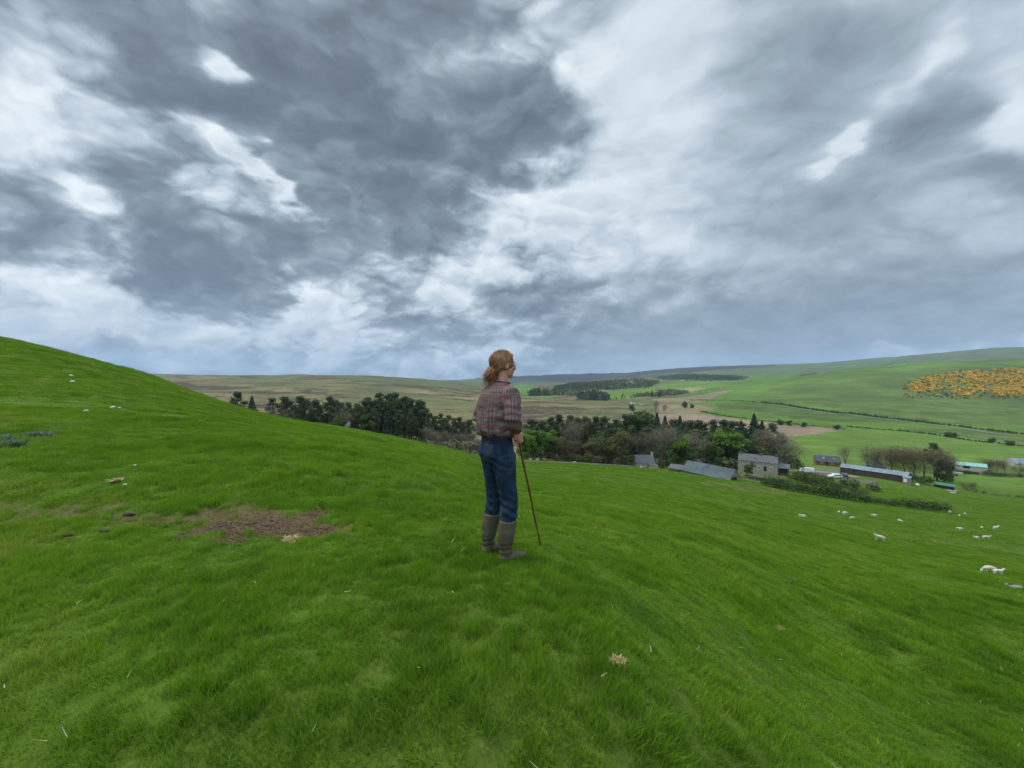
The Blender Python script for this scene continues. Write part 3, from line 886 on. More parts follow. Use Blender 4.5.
for n, (k_, px, top, d) in enumerate([('pine', 366+i*7.6, 400+(i*23 % 7), 165+(i*7 % 9)) for i in range(8)]):
    plant_tree(k_, px, top, d, 'dark Scots pine, %s from the left in the dense clump left of the person' % ORD[n+1], 'pines beyond the left brow', 1.1)
# young growth and grey scrub at the feet of the pines
LOW1 = [('mid',338,415,165),('mid',366,412,163),('pine',374,408,160),('spruce',388,410,160),('pine',400,410,161),('pine',410,412,160),('bare',428,428,158),
        ('bare',438,431,155),('bare',449,430,160),('bare',459,432,156),('bare',470,433,160),('thin',278,405,162),('thin',345,408,168)]
for n, (k_, px, top, d) in enumerate(sorted(LOW1, key=lambda q: q[1])):
    nm = {'mid': 'low green tree', 'pine': 'low dark pine', 'spruce': 'low dark spruce', 'bare': 'low grey bare tree', 'thin': 'thin bare tree'}[k_]
    plant_tree(k_, px, top, d, '%s, %s from the left at the feet of the pine row' % (nm, ORD[n+1]), 'low growth at the feet of the pines', 1.0)
# the wood right of the person
BACK2 = [('pine',531,419,200),('pine',541,421,206),('pine',551,417,198),('pine',559,415,204),('pine',569,415,196),('pine',579,417,206),('pine',588,417,198),
         ('pine',597,416.5,205),('pine',606,416,196),('pine',616,419,206),('pine',627,415,198),('mid',640,408,196),('pine',651,414,204),('spruce',657,413,196),
         ('spruce',665,416,206),('pine',672,419,198),('spruce',680,416,202),('pine',690,421,196),('pine',700,420,206),('pine',711,419.5,198),('pine',722,420,206),
         ('pine',733,421,198),('spruce',741,421,206),('spruce',754,414,196),('spruce',762,421,204),('pine',771,423,198)]
for n, (k_, px, top, d) in enumerate(sorted(BACK2, key=lambda q: q[1])):
    nm = {'mid': 'tall olive green tree', 'pine': 'dark pine', 'spruce': 'pointed dark spruce'}[k_]
    plant_tree(k_, px, top, d, '%s, %s from the left in the back row of the wood' % (nm, ORD[n+1]), 'back row of the wood above the farm', 1.15)
for n, (k_, px, top, d) in enumerate([('spruce' if i % 4 == 3 else 'pine', 536+i*9.4, 420+(i*31 % 5), 212) for i in range(25)]):
    plant_tree(k_, px, top, d, '%s, %s from the left in the hindmost row of the wood' % ('pointed dark spruce' if k_ == 'spruce' else 'dark pine', ORD[n+1]), 'hindmost row of the wood above the farm', 1.35)
MID2 = [('mid',549,431,178),('mid',597,430,180),('pine',610,428,182),('pine',632,426,184),('pine',646,427,182),('pine',655,430,180),('mid',690,430,178),
        ('mid',706,428,180),('mid',717,430,176),('pine',736,430,182),('spruce',746,430,178),('pine',758,431,184),('olive',766,433,178),('bare',781,436,176),('bare',789,441,172)]
for n, (k_, px, top, d) in enumerate(MID2):
    nm = {'mid': 'dull green tree', 'pine': 'dark pine', 'spruce': 'dark spruce', 'olive': 'olive tree', 'bare': 'grey bare tree'}[k_]
    plant_tree(k_, px, top, d, '%s, %s from the left in the middle of the wood' % (nm, ORD[n+1]), 'trees in the middle of the wood', 1.2)
FRONT2 = [('green',527,428.5,158),('green',541,427,160),('olive',556,438,158),('olive',567,436,162),('bare',582,421,166),('olive',592,440,160),('olive',604,436,164),
          ('olive',618,427,160),('olive',622,441,172),('bare',652,431,178),('bare',661,424,164),('green',678,435.5,163),('olive',672,446,166),('bare',695,431,166),
          ('mid',705,441,168),('mid',716,440,164),('green',727,427.5,172),('mid',736,441,168),('mid',747,437,174),('bare',773,431,178),
          ('bare',783,434,180),('olive',757,444,172),('mid',690,447,158)]
FL = {'green': 'fresh green leafy tree', 'olive': 'olive tree coming into leaf', 'bare': 'grey bare-branched tree', 'mid': 'dull green leafy tree'}
for n, (k_, px, top, d) in enumerate(sorted(FRONT2, key=lambda q: q[1])):
    plant_tree(k_, px, top, d, '%s, %s from the left along the front edge of the wood' % (FL[k_], ORD[n+1]), 'front edge of the wood', 1.25 if k_ == 'green' else 1.1)
# trees among the farm buildings
FARM = [('mid',631,454,152,'low green bush-like tree at the left gable of the stone cottage',1.0),('olive',662,459,150,'low olive bush-like tree at the right end of the stone cottage',.7),
        ('olive',748,462,134,'small olive bush-like tree in front of the stone farmhouse',1.0),
        ('thin',846,446,185,'thin leafless tree left of its twin behind the long shed',1.0),
        ('thin',867,445,188,'thin leafless tree right of its twin behind the long shed',1.0),
        ('brown',881,450,176,'brown budding tree, leftmost of the clump behind the long shed',1.0),
        ('brown',892,449,180,'brown budding tree, second from the left in the clump behind the shed',1.0),
        ('brown',903,448,176,'brown budding tree, third from the left in the clump behind the shed',1.05),
        ('brown',914,448,172,'grey brown tree at the middle of the clump above the shed end',1.1),
        ('bare',924,449,168,'bushy grey brown tree fourth from the right in the clump',1.2),
        ('pine',934,442.5,178,'dark pine crown standing above the brown clump',.95),
        ('brown',937,450,168,'grey brown tree right below the dark pine in the clump',1.15),
        ('mid',944,458,166,'low dark green tree at the right end of the brown clump',1.0),
        ('brown',968,482,148,'low brown thorn tree just right of the green-roofed shelter',1.0)]
for k_, px, top, d, lb, w in FARM:
    plant_tree(k_, px, top, d, lb, 'trees among the farm buildings', w)
# valley trees beyond the wood
VAL = [('bush',632,404,560,'round green tree left of the pair in the tan valley field'),('bare',655,400,560,'grey bare tree standing alone in the tan valley field'),
       ('bare',664,404,520,'smaller grey bare tree right of the lone bare one in the valley'),
       ('bush',685,401,600,'broad dark green tree in the valley pasture, left of two'),('bush',692,403,600,'dark green tree in the valley pasture, right of two'),
       ('spruce',652,389.5,1000,'dark pointed tree at the left of the clump by the valley houses'),('bush',660,391,1000,'dark round tree at the right of the clump by the valley houses'),
       ('bush',780,418.5,480,'dark bush-like tree at the left end of the brown field hedge'),('bush',789,420,470,'dark bush-like tree second along the brown field hedge'),
       ('bush',804,422,460,'small bush-like tree third along the brown field hedge'),('bush',837,424,440,'dark bush-like tree at the right tip of the brown field'),
       ('bush',948,431.5,330,'dark bush alone at the far edge of the bright field'),('bush',954,432.5,330,'dark bush beside the lone one at the field edge'),
       ('bush',992,437,310,'dark bush at the right end of the field edge'),('bush',1010,440,300,'dark bush near the right frame edge by the track'),
       ('brown',990,459,215,'brown hedge tree left of two by the far right field'),('brown',1004,460,215,'brown hedge tree right of two by the far right field'),
       ('brown',1020,466,200,'brown thorn at the right frame edge by the hedge')]
FEET = {632: 411, 655: 413, 664: 413, 685: 408, 692: 408, 652: 397, 660: 397, 780: 425, 789: 425.5, 804: 427, 837: 429.5, 948: 437, 954: 437.5, 992: 442, 1010: 445.5}
for k_, px, top, d, lb in VAL:
    if px in FEET: d = hit(px, FEET[px], dmin=250)[1]
    plant_tree(k_, px, top, d, lb, 'scattered valley trees', 1.25 if d > 250 else 1.1, .3)

# ------------------------------------------------------------------ woods, hedges, gorse: masses nobody could count
def blob_mass(name, pts, size, mat_, label, n_per=14, leaf=.3, squash=.8, seed=0, cone=0, kind='stuff', cat=None, parent=None):
    r = np.random.default_rng(seed)
    Cs, Ns, Sz = [], [], []
    for (x, y, z), s in zip(pts, size):
        u = r.normal(size=(n_per, 3)); u[:, 2] = np.abs(u[:, 2])*1.1-.25
        u /= np.linalg.norm(u, axis=1, keepdims=True)
        h = s*squash
        if cone:
            f = r.uniform(size=n_per)**1.3
            a = r.uniform(0, 6.283, n_per)
            q = np.stack([np.cos(a)*(1-f)*s*.42, np.sin(a)*(1-f)*s*.42, f*s*1.7], 1)
            u = np.stack([np.cos(a), np.sin(a), np.full(n_per, .6)], 1)
        else:
            q = u*np.array([s*.55, s*.55, h*.75])*r.uniform(.7, 1.1, (n_per, 1)); q[:, 2] += h*.45
        Cs.append(q+np.array([x, y, z])); Ns.append(u+r.normal(size=(n_per, 3))*.4); Sz.append(np.full((n_per, 1), s*leaf))
    V, Q = leaves(np.concatenate(Cs), np.concatenate(Ns), np.concatenate(Sz), r)
    me = np_mesh(name, V, Q)
    for m_ in (mat_ if isinstance(mat_, list) else [mat_]): me.materials.append(m_)
    if isinstance(mat_, list):
        mi = np.repeat(r.integers(0, len(mat_), len(pts)), n_per).astype(np.int32)
        me.polygons.foreach_set('material_index', mi)
    o = link(name, me, parent=parent)
    if label: tag(o, label, cat, kind=kind)
    return o
def pick_in(poly, n, dmin, seed, noise=None, dmax=9000, soft=.12):
    """ground points inside a picture polygon, thinned by a noise of the ground"""
    r = np.random.default_rng(seed)
    xs = [p[0] for p in poly]; ys = [p[1] for p in poly]; out = []
    tries = 0
    t = r.uniform((min(xs)-512)/F, (max(xs)-512)/F, n*60)
    d = np.exp(r.uniform(math.log(dmin), math.log(dmax), n*60))
    x, y = t*d, d; z = H(x, y)
    px = 512+F*t; py = 384-F*(z-EYE)/d
    ok = in_poly(px, py, poly)
    if noise: ok &= noise(x, y) > r.uniform(-soft, soft, len(x))
    x, y, z = x[ok][:n], y[ok][:n], z[ok][:n]
    return np.stack([x, y, z], 1)
def wood(name, polys, n, dmin, dmax, size, mats, label, seed, cone=0, noise=None):
    P = np.concatenate([pick_in(p, n, dmin, seed+i, noise, dmax) for i, p in enumerate(polys)])
    r = np.random.default_rng(seed)
    P[:, 2] -= size*.1
    return blob_mass(name, P, r.uniform(.6, 1.3, len(P))*size, mats, label, 26, .20, .9, seed, cone)
wood('conifer_wood', [[(548,396),(556,388),(580,381),(600,379),(640,380),(660,383),(648,388),(606,390),(596,396)]], 2600, 1150, 2600, 9, [M_SPRUCE, M_PINE, M_LEAFD, M_LEAFD, M_OLIVE],
     'dark mixed wood covering the low far hill right of the person', 5, 1, lambda x, y: fbm(x/90., y/160., 4, 401)+.16)
wood('conifer_wood', [[(575,399.5),(585,396),(600,397),(612,399),(606,401)], [(526,396),(532,392),(548,392.5),(552,396)]], 200, 900, 2200, 10, [M_SPRUCE, M_PINE, M_LEAFD],
     'small dark wood at the foot of the far wooded hill', 6, 1)
wood('conifer_wood', [[(655,379),(664,375.5),(700,374.5),(744,377),(738,380),(700,380)]], 1500, 1700, 5000, 6, [M_SPRUCE, M_LEAFD],
     'long dark plantation below the far right skyline', 8, 1)
wood('shrub_belt', [[(612,401),(640,397),(668,396),(690,393),(668,391),(655,394)]], 160, 900, 2200, 11, [M_LEAFD, M_OLIVE, M_TWIG],
     'grey green belt of scrub around the far valley houses', 9)
gn = lambda x, y: fbm(x/75., y/85., 5, 301, .65)+.13
gp = [(908,385),(925,377),(960,371.5),(1000,369),(1080,367),(1080,396),(1000,396),(985,390),(968,396),(955,394),(948,388),(912,394)]
gp = [(x_, y_) for x_, y_ in gp]
P = pick_in(gp, 6500, 700, 31, gn, 9000, .12)
rg = np.random.default_rng(3)
blob_mass('gorse', P, rg.uniform(2.2, 6.0, len(P)), [M_GORSE, M_GORSE, M_GORSE, M_LEAFD], 'orange yellow gorse in flower across the right hillside', 16, .38, .55, 32)
P2 = pick_in([(903,385),(925,376),(960,370),(1060,366),(1060,399),(960,399),(903,398)], 1500, 700, 33, lambda x, y: gn(x, y)+.02, 9000, .3)
blob_mass('gorse', P2, rg.uniform(1.5, 4.5, len(P2)), [M_LEAFD, M_HEDGE, M_GORSE], 'scattered dark bushes around the flowering gorse', 12, .3, .6, 34)

def under(poly, n, dmin, dmax, size, seed, label, mats):
    P = pick_in(poly, n, dmin, seed, None, dmax)
    r = np.random.default_rng(seed)
    blob_mass('undergrowth', P, r.uniform(.6, 1.3, len(P))*size, mats, label, 46, .13, 1., seed)
under([(520,452),(560,450),(620,450),(700,452),(796,452),(796,480),(735,479),(700,478),(660,472),(600,468),(520,466)], 330, 158, 208, 3.6, 81, 'dark undergrowth and scrub beneath the wood above the farm', [M_LEAFD, M_OLIVE, M_PINE, M_TWIG])
under([(425,436),(490,440),(490,462),(425,452)], 70, 152, 190, 3.4, 82, 'grey scrub at the foot of the pines left of the person', [M_TWIG, M_LEAFD, M_TWIG])
under([(335,420),(425,424),(425,450),(335,440)], 90, 155, 190, 3.0, 83, 'dark scrub at the foot of the pines beyond the left brow', [M_LEAFD, M_PINE])
def hedge(pp, w, h, name, label, n_per_m=2.2, mats=None, seed=0, leaf=.075, jit=1.0):
    """hedge along picture points, each with a depth or None for the ground seen there"""
    P = []
    for q in pp:
        if len(q) == 3: d = q[2]; x = (q[0]-512)/F*d; P.append((x, d))
        else: hx = hit(*q, dmin=60); P.append((hx[0], hx[1]))
    P = np.array(P); seg = np.hypot(*np.diff(P, axis=0).T); L = seg.sum()
    n = int(L*n_per_m)+2
    s = np.linspace(0, L, n); cs = np.concatenate([[0], np.cumsum(seg)])
    x = np.interp(s, cs, P[:, 0]); y = np.interp(s, cs, P[:, 1])
    r = np.random.default_rng(seed)
    x = x+r.uniform(-.5, .5, n)*w; y = y+r.uniform(-.5, .5, n)*w
    z = H(x, y)
    sz = h*(1.08-.35*s/L)*(1+.5*fbm(s/9., s*0, 3, seed+5))*r.uniform(.75, 1.15, n)
    o = blob_mass(name, np.stack([x, y, z-.1], 1), sz, mats or [M_HEDGE], label, 120, leaf, 1.0, seed, kind='thing', cat='hedge')
    o['kind'] = 'thing'
    return o
hedge([(764,478,117),(800,484,112),(850,492,106),(900,500,101),(945,508,97)], 1.6, 2.3, 'field_hedge', 'long dark green hedge dividing the sheep pasture from the farm', 3.2, [M_HEDGE, M_LEAFD], 41)
hedge([(792,473,132),(820,477,128),(846,483,122),(862,486,120)], 2.6, 2.4, 'garden_hedge', 'shorter overgrown hedge just above the long field hedge', 3, [M_HEDGE, M_OLIVE, M_LEAFD], 42)
hedge([(800,468,140),(822,469,138),(832,472,136)], 2.2, 1.9, 'garden_hedge', 'low bushy hedge in front of the parked white car', 3, [M_HEDGE, M_OLIVE], 43)
hedge([(966,492,150),(990,497,145),(1030,503,140),(1060,507,138)], 1.4, 1.0, 'field_hedge', 'low broken hedge running off the right edge below the far field', 1.3, [M_HEDGE, M_TWIGB], 44)
hedge([(956,463,205),(980,463.5,203)], 1.6, 2.2, 'clipped_hedge', 'short clipped dark hedge in front of the turquoise-roofed building', 3, [M_HEDGE], 45)
hedge([(984,467,200),(1000,467,200),(1060,468,200)], 1.6, 2.0, 'field_hedge', 'brown hedge right of the turquoise-roofed building', 2, [M_TWIGB, M_HEDGE], 46)
hedge([(848,427),(905,431.5),(935,435),(965,440),(1000,444),(1060,450)], 2.0, 1.6, 'field_hedge', 'thin dark hedge along the far edge of the bright field', .5, [M_HEDGE, M_LEAFD], 47, .2)
hedge([(762,403),(800,408),(860,415),(905,420.5),(960,427),(1060,437)], 3, 3.2, 'roadside_hedge', 'broken line of dark bushes along the far valley road', .40, [M_HEDGE, M_LEAFD], 48, .22)
hedge([(800,376.5),(830,372.5),(850,369.5),(880,365.5),(905,362)], 2, 2.6, 'field_hedge', 'thin dark hedge climbing the upper right hillside above the gorse', .22, [M_HEDGE], 49, .2)
hedge([(700,411.5),(740,418.3),(795,424.6),(846,429)], 2, 1.8, 'field_hedge', 'thin dark hedge along the upper edge of the brown field', .35, [M_HEDGE, M_LEAFD], 50, .2)
hedge([(690,400.5),(730,400.5),(780,404)], 2, 2.2, 'field_hedge', 'thin dark hedge at the foot of the right hillside', .25, [M_HEDGE], 51, .2)
for i, (px, py, d, s, lb) in enumerate([(849,483,124,4.0,'round dark green bush beside the farm yard'),(873,481,128,2.6,'small green bush at the lower side of the long shed'),
        (783,484,120,2.4,'green bush at the left end of the long hedge'),(925,483,148,3.2,'dark green shrub mass left of the green-roofed shelter'),
        (912,480,152,2.8,'dark green shrub below the brown tree clump'),(766,462,158,3.0,'grey green shrub right of the stone farmhouse')]):
    x, y = (px-512)/F*d, d
    blob_mass('shrub', [(x+.25*s*math.cos(k_*2.1), y+.25*s*math.sin(k_*2.1), h1(x, y)-.1) for k_ in range(5)], [s*v for v in (1, .8, .9, .7, .85)], [M_HEDGE, M_LEAFD], lb, 200, .075, .95, 60+i, kind='thing', cat='bush')
# ------------------------------------------------------------------ mesh pieces
class MB:
    """collects shapes and links them as ONE mesh object"""
    def __init__(s): s.v = []; s.f = []; s.mi = []; s.cur = 0
    def add(s, V, Fs):
        o = len(s.v); s.v += [tuple(v) for v in V]
        for f in Fs: s.f.append(tuple(i+o for i in f)); s.mi.append(s.cur)
        return s
    def box(s, x0, x1, y0, y1, z0, z1):
        V = [(x0,y0,z0),(x1,y0,z0),(x1,y1,z0),(x0,y1,z0),(x0,y0,z1),(x1,y0,z1),(x1,y1,z1),(x0,y1,z1)]
        return s.add(V, [(3,2,1,0),(4,5,6,7),(0,1,5,4),(1,2,6,5),(2,3,7,6),(3,0,4,7)])
    def prism(s, prof, x0, x1):
        """profile in y,z (anticlockwise seen from +x) swept from x0 to x1"""
        n = len(prof)
        V = [(x0, y, z) for y, z in prof]+[(x1, y, z) for y, z in prof]
        Fs = [tuple(range(n))[::-1], tuple(range(n, 2*n))]+[(i, (i+1) % n, n+(i+1) % n, n+i) for i in range(n)]
        return s.add(V, Fs)
    def tube(s, pts, rad, n=8):
        V, Q = tube_np(pts, rad, n); s.add(V.tolist(), [tuple(q) for q in Q.tolist()])
        o = len(s.v)-len(V)
        s.f.append(tuple(range(o, o+n))[::-1]); s.mi.append(s.cur)
        s.f.append(tuple(range(o+len(V)-n, o+len(V)))); s.mi.append(s.cur)
        return s
    def lump(s, c, r, seed=0, n=10, rough=.18):
        bm = bmesh.new(); bmesh.ops.create_icosphere(bm, subdivisions=2, radius=1)
        rr = np.random.default_rng(seed); k_ = rr.uniform(0, 50, 3)
        for v in bm.verts:
            q = 1+rough*2*float(vnoise(np.array([v.co.x*1.7+k_[0]+v.co.z]), np.array([v.co.y*1.7+k_[1]-v.co.z]), seed)[0])
            v.co = Vector((v.co.x*r[0]*q, v.co.y*r[1]*q, v.co.z*r[2]*q))+Vector(c)
        bm.verts.ensure_lookup_table()
        V = [tuple(v.co) for v in bm.verts]; Fs = [tuple(v.index for v in f.verts) for f in bm.faces]; bm.free()
        return s.add(V, Fs)
    def build(s, name, mats, parent=None, smooth=False, bevel=0):
        me = bpy.data.meshes.new(name); me.from_pydata(s.v, [], s.f)
        for m_ in (mats if isinstance(mats, list) else [mats]): me.materials.append(m_)
        me.polygons.foreach_set('material_index', s.mi)
        if smooth: me.polygons.foreach_set('use_smooth', [True]*len(s.f))
        me.update()
        o = link(name, me, parent=parent)
        if bevel:
            b = o.modifiers.new('b', 'BEVEL'); b.width = bevel; b.segments = 2
        return o
M_SLATE = mat('slate', (.100, .100, .110), .75, .35, 1.6, .02, 9)
M_RUBBLE = mat('stone_rubble', (.28, .255, .21), .9, .35, 2.2, .03, 6)
M_DRESS = mat('dressed_stone', (.36, .32, .25), .85, .2, 3)
M_DARK = mat('dark_opening', (.012, .013, .014), .6, .2, 2)
M_GLASS = mat('window_glass', (.03, .035, .04), .12, .2, 2, spec=.6)
M_WHITE = mat('white_paint', (.72, .72, .70), .6, .1, 2)
M_TIMBER = mat('brown_timber', (.062, .048, .038), .85, .3, 2.5, .01)
M_CONC = mat('concrete', (.36, .35, .32), .9, .2, 2)
M_RUST = mat('orange_brown_wall', (.20, .095, .05), .85, .25, 2)
M_GREENR = mat('green_sheet', (.045, .15, .085), .5, .2, 2)
M_TURQ = mat('turquoise_sheet', (.20, .40, .36), .5, .15, 1)
M_GREYW = mat('weathered_stone', (.13, .12, .10), .9, .35, 2.5, .03)
M_BOARD = mat('grey_boards', (.17, .17, .165), .8, .3, 2.5, .01)
def sheet_mat(name, col, col2, scale=1.0, stain=.4):
    m, g, b = new_mat(name)
    tc = g.new('ShaderNodeTexCoord').outputs['Object']
    n = g.noise(tc, .35, 5, .65); n2 = g.noise(tc, 3., 4, .6)
    c = g.ramp(n*.7+n2*.3, [(.38, col2), (.55, col), (.7, tuple(min(1, v*1.2) for v in col))])
    w = g.new('ShaderNodeTexWave', wave_type='BANDS', bands_direction='X')
    w.inputs['Scale'].default_value = 3.2*scale
    g.put(w.inputs['Vector'], tc)
    g.put(b.inputs['Base Color'], c); b.inputs['Roughness'].default_value = .75
    b.inputs['Specular IOR Level'].default_value = .2
    bn = g.new('ShaderNodeBump'); bn.inputs['Distance'].default_value = .03
    g.put(bn.inputs['Height'], w.outputs[1]); m.node_tree.links.new(bn.outputs[0], b.inputs['Normal'])
    return m
M_TIN = sheet_mat('tin_sheet', (.115, .145, .165), (.07, .09, .10))
M_TINL = sheet_mat('pale_blue_sheet', (.24, .30, .36), (.16, .20, .24))
M_TIND = sheet_mat('blue_grey_sheet', (.085, .105, .13), (.055, .068, .085))

def gable(root, L, W, hw, hr, wall, roof, over=.3, thick=.14, rname='roof', wname='wall', gmat=None):
    """walls along x, gables at x = +-L/2; returns wall and roof objects"""
    w = MB()
    prof = [(-W/2, -5), (W/2, -5), (W/2, hw), (0, hr-.02), (-W/2, hw)]
    w.prism(prof, -L/2, L/2)
    wo = w.build(wname, [wall], root)
    r = MB()
    s = (hr-hw)/(W/2); e = over
    for sg in (1, -1):
        P = [(sg*(W/2+e), hw-s*e), (0, hr), (0, hr+thick*1.2), (sg*(W/2+e), hw-s*e+thick)]
        if sg > 0: P = P[::-1]
        if sg < 0: P = P
        r.prism(P, -L/2-e*.6, L/2+e*.6)
    ro = r.build(rname, [roof], root)
    bm = bmesh.new(); bm.from_mesh(ro.data); bmesh.ops.recalc_face_normals(bm, faces=bm.faces); bm.to_mesh(ro.data); bm.free()
    return wo, ro
def window(root, x, z, w, h, y, side=-1, axis='y', white=True):
    """window on a wall facing -y (side -1)"""
    f = MB(); t = .12
    a, b = (y-.05, y+.02)
    f.box(x-w/2-t, x+w/2+t, a, b, z-t, z); f.box(x-w/2-t, x+w/2+t, a, b, z+h, z+h+t)
    f.box(x-w/2-t, x-w/2, a, b, z, z+h); f.box(x+w/2, x+w/2+t, a, b, z, z+h)
    f.box(x-.04, x+.04, a+.01, b, z, z+h)
    fo = f.build('window', M_WHITE if white else M_DRESS, root)
    MB().box(x-w/2, x-.04, y-.02, y+.01, z, z+h).box(x+.04, x+w/2, y-.02, y+.01, z, z+h).build('pane', M_GLASS, fo)
    MB().box(x-w/2-.2, x+w/2+.2, y-.12, y+.02, z-.22, z-t-.003).build('sill', M_DRESS, fo)
def door(root, x, w, h, y, m_, z0=0.0):
    d = MB().box(x-w/2, x+w/2, y-.04, y+.01, z0-.3, z0+h).build('door', m_, root)
    MB().box(x+w/2-.16, x+w/2-.1, y-.09, y-.04, z0+h*.48, z0+h*.52).build('handle', M_DARK, d)
def chimney(ro, x, y, z0, z1, w=.9, d=.6, pots=2, m_=None):
    MB().box(x-w/2, x+w/2, y-d/2, y+d/2, z0, z1).box(x-w/2-.06, x+w/2+.06, y-d/2-.06, y+d/2+.06, z1, z1+.12).build('chimney', m_ or M_DRESS, ro)
    for k_ in range(pots):
        xx = x+(k_-(pots-1)/2)*.4
        MB().tube([(xx, y, z1+.1), (xx, y, z1+.55)], [.13, .11], 8).build('chimney_pot', M_RUST, ro)
def place(name, px, d, rz, label, cat, dz=0.0, group=None, z=None, sc=1.0):
    x, y = (px-512)/F*d, d
    o = empty(name, (x, y, (h1(x, y) if z is None else z)+dz), R(rz))
    o.scale = (sc, sc, sc) if not isinstance(sc, tuple) else sc
    return tag(o, label, cat, group)

# 1 small stone cottage peeping over the brow
o = place('stone_cottage', 644, 153, -6, 'small stone cottage with a chimney, half hidden behind the grassy brow', 'house', z=zat(468.8, 153), sc=.74)
zb = 0
wo, ro = gable(o, 9.5, 6.5, 2.6+1.2, 7.4, M_RUBBLE, M_SLATE)
chimney(ro, 4.1, 0, 6.6, 8.9, 1.0, .8, 2)
# cross gable facing us
w = MB(); w.prism([(-2.2, -4), (2.2, -4), (2.2, 3.2), (0, 5.4), (-2.2, 3.2)], 0, 3.6)
g_ = w.build('side_wing', M_RUBBLE, o); g_.rotation_euler = (0, 0, R(-90)); g_.location = (3.9, -1.2, 0)
r_ = MB()
r_.prism([(-2.5, 2.95), (0, 5.5), (0, 5.7), (-2.5, 3.12)], -.1, 3.8); r_.prism([(2.5, 3.12), (0, 5.7), (0, 5.5), (2.5, 2.95)], -.1, 3.8)
r_.build('wing_roof', M_SLATE, g_)
for x in (2.8, 5.0): window(o, x, 1.9, .9, 1.2, -4.81)
window(o, -.6, 2.0, .9, 1.3, -3.26); door(o, -2.4, 1.0, 2.2, -3.26, M_WHITE)

# 2 long tin barn
o = place('tin_barn', 710, 128, -60, 'long low barn with a weathered blue-grey tin roof and open dark end', 'barn', z=zat(478.2, 128))
wo, ro = gable(o, 16.5, 6.0, 1.6, 4.5, M_BOARD, M_TIN, .25, .08)
MB().box(8.26, 8.29, -1.6, .8, -.6, 2.1).build('doorway', M_DARK, o)
MB().box(8.26, 8.36, -1.75, -1.6, -.6, 2.2).box(8.26, 8.36, .8, .95, -.6, 2.2).box(8.26, 8.36, -1.6, .8, 2.1, 2.2).build('door_frame', M_TIMBER, o)
o2 = place('stone_lean_to', 678, 137, -40, 'low dark stone outbuilding at the left end of the tin-roofed barn', 'shed', z=zat(473.5, 136))
MB().prism([(-1.8, -4), (1.8, -4), (1.8, 2.4), (-1.8, 1.5)], -2.8, 2.8).build('wall', M_GREYW, o2)
MB().prism([(-2.0, 1.55), (2.0, 2.5), (2.0, 2.62), (-2.0, 1.67)], -3, 3).build('roof', M_SLATE, o2)
MB().box(.4, 1.3, -1.84, -1.79, -.4, 1.2).build('doorway', M_DARK, o2)

# 3 stone farmhouse
o = place('stone_farmhouse', 758, 150, -37, 'two-storey cream stone farmhouse with grey slate roof beside the wood', 'house', z=zat(468.5, 150), sc=(.80, .8, .80))
wo, ro = gable(o, 16.0, 6.4, 3.9, 6.6, M_RUBBLE, M_SLATE, .25)
for x, z in ((-5.6, 2.35), (-3.2, 2.35), (.2, 2.35), (3.0, 2.35), (5.6, 2.35), (-5.4, .5), (.6, .5), (5.4, .5)):
    window(o, x, z, .85, 1.05, -3.21)
door(o, -2.4, 1.05, 2.1, -3.21, M_DARK); door(o, 3.1, 1.05, 2.1, -3.21, M_DARK)
chimney(ro, -7.4, 0, 6.2, 7.5, .8, 1.1, 0, M_GREYW); chimney(ro, 1.2, 0, 6.3, 7.2, .8, 1.0, 0, M_GREYW); chimney(ro, 7.4, 0, 6.2, 7.3, .8, 1.1, 0, M_GREYW)
MB().box(-1.2, -.6, -2.1, -2.05, 4.9, 5.4).build('skylight', M_GLASS, ro)
MB().prism([(-3.1, -5), (1.6, -5), (1.6, 3.0), (-3.1, 1.9)], 8.05, 12.2).build('lean_to', M_TIMBER, o)
MB().prism([(-3.5, 1.95), (1.8, 3.15), (1.8, 3.27), (-3.5, 2.07)], 8.03, 12.6).build('lean_to_roof', M_TIN, o)
MB().box(8.6, 11.6, -3.16, -3.11, -.3, 1.6).build('lean_to_opening', M_DARK, o)

# 4 house with the orange-brown gable
o = place('slate_roofed_house', 827, 212, -28, 'low house with dark blue-grey roof, skylights and an orange-brown gable', 'house', z=zat(464, 212), sc=.80)
wo, ro = gable(o, 13.5, 6.5, 2.3, 5.6, M_RUST, M_TIND, .3)
for x in (-2.2, 3.4): MB().box(x-.5, x+.5, -1.75, -1.65, 4.0, 4.62).build('skylight', M_WHITE, ro)
window(o, -3.5, .7, 1.0, 1.0, -3.26); window(o, 2, .7, 1.0, 1.0, -3.26); door(o, -.6, 1, 2, -3.26, M_DARK)

# 5 long farm shed
o = place('long_farm_shed', 874, 155, -56, 'long farm shed with pale blue metal roof and brown boarded walls', 'shed', z=zat(475, 155), sc=(.72, .7, .62))
wo, ro = gable(o, 28.0, 7.2, 3.0, 4.7, M_TIMBER, M_TINL, .35, .08)
MB().box(14.01, 14.04, -2.2, 1.2, -.8, 2.9).build('doorway', M_DARK, o)
for k_ in range(6): MB().box(-12.4+k_*4.6, -12.2+k_*4.6, -3.69, -3.6, -.8, 2.9).build('post', M_DARK, o)
o = place('lean_to_shelter', 907, 144, -56, 'small grey lean-to with white end against the long shed', 'shed', z=zat(481, 144), sc=.62)
MB().prism([(-1.6, -5), (1.6, -5), (1.6, 2.6), (-1.6, 2.0)], -1.6, 1.6).build('wall', M_BOARD, o)
MB().prism([(-1.8, 2.03), (1.8, 2.72), (1.8, 2.82), (-1.8, 2.13)], -1.8, 1.8).build('roof', M_TINL, o)
MB().box(-1.2, .2, -1.65, -1.61, -.5, 1.6).build('door', M_WHITE, o)
o = place('blue_roofed_shed', 876, 200, -45, 'small blue-roofed shed showing above the long shed', 'shed', z=zat(469, 200), sc=.86)
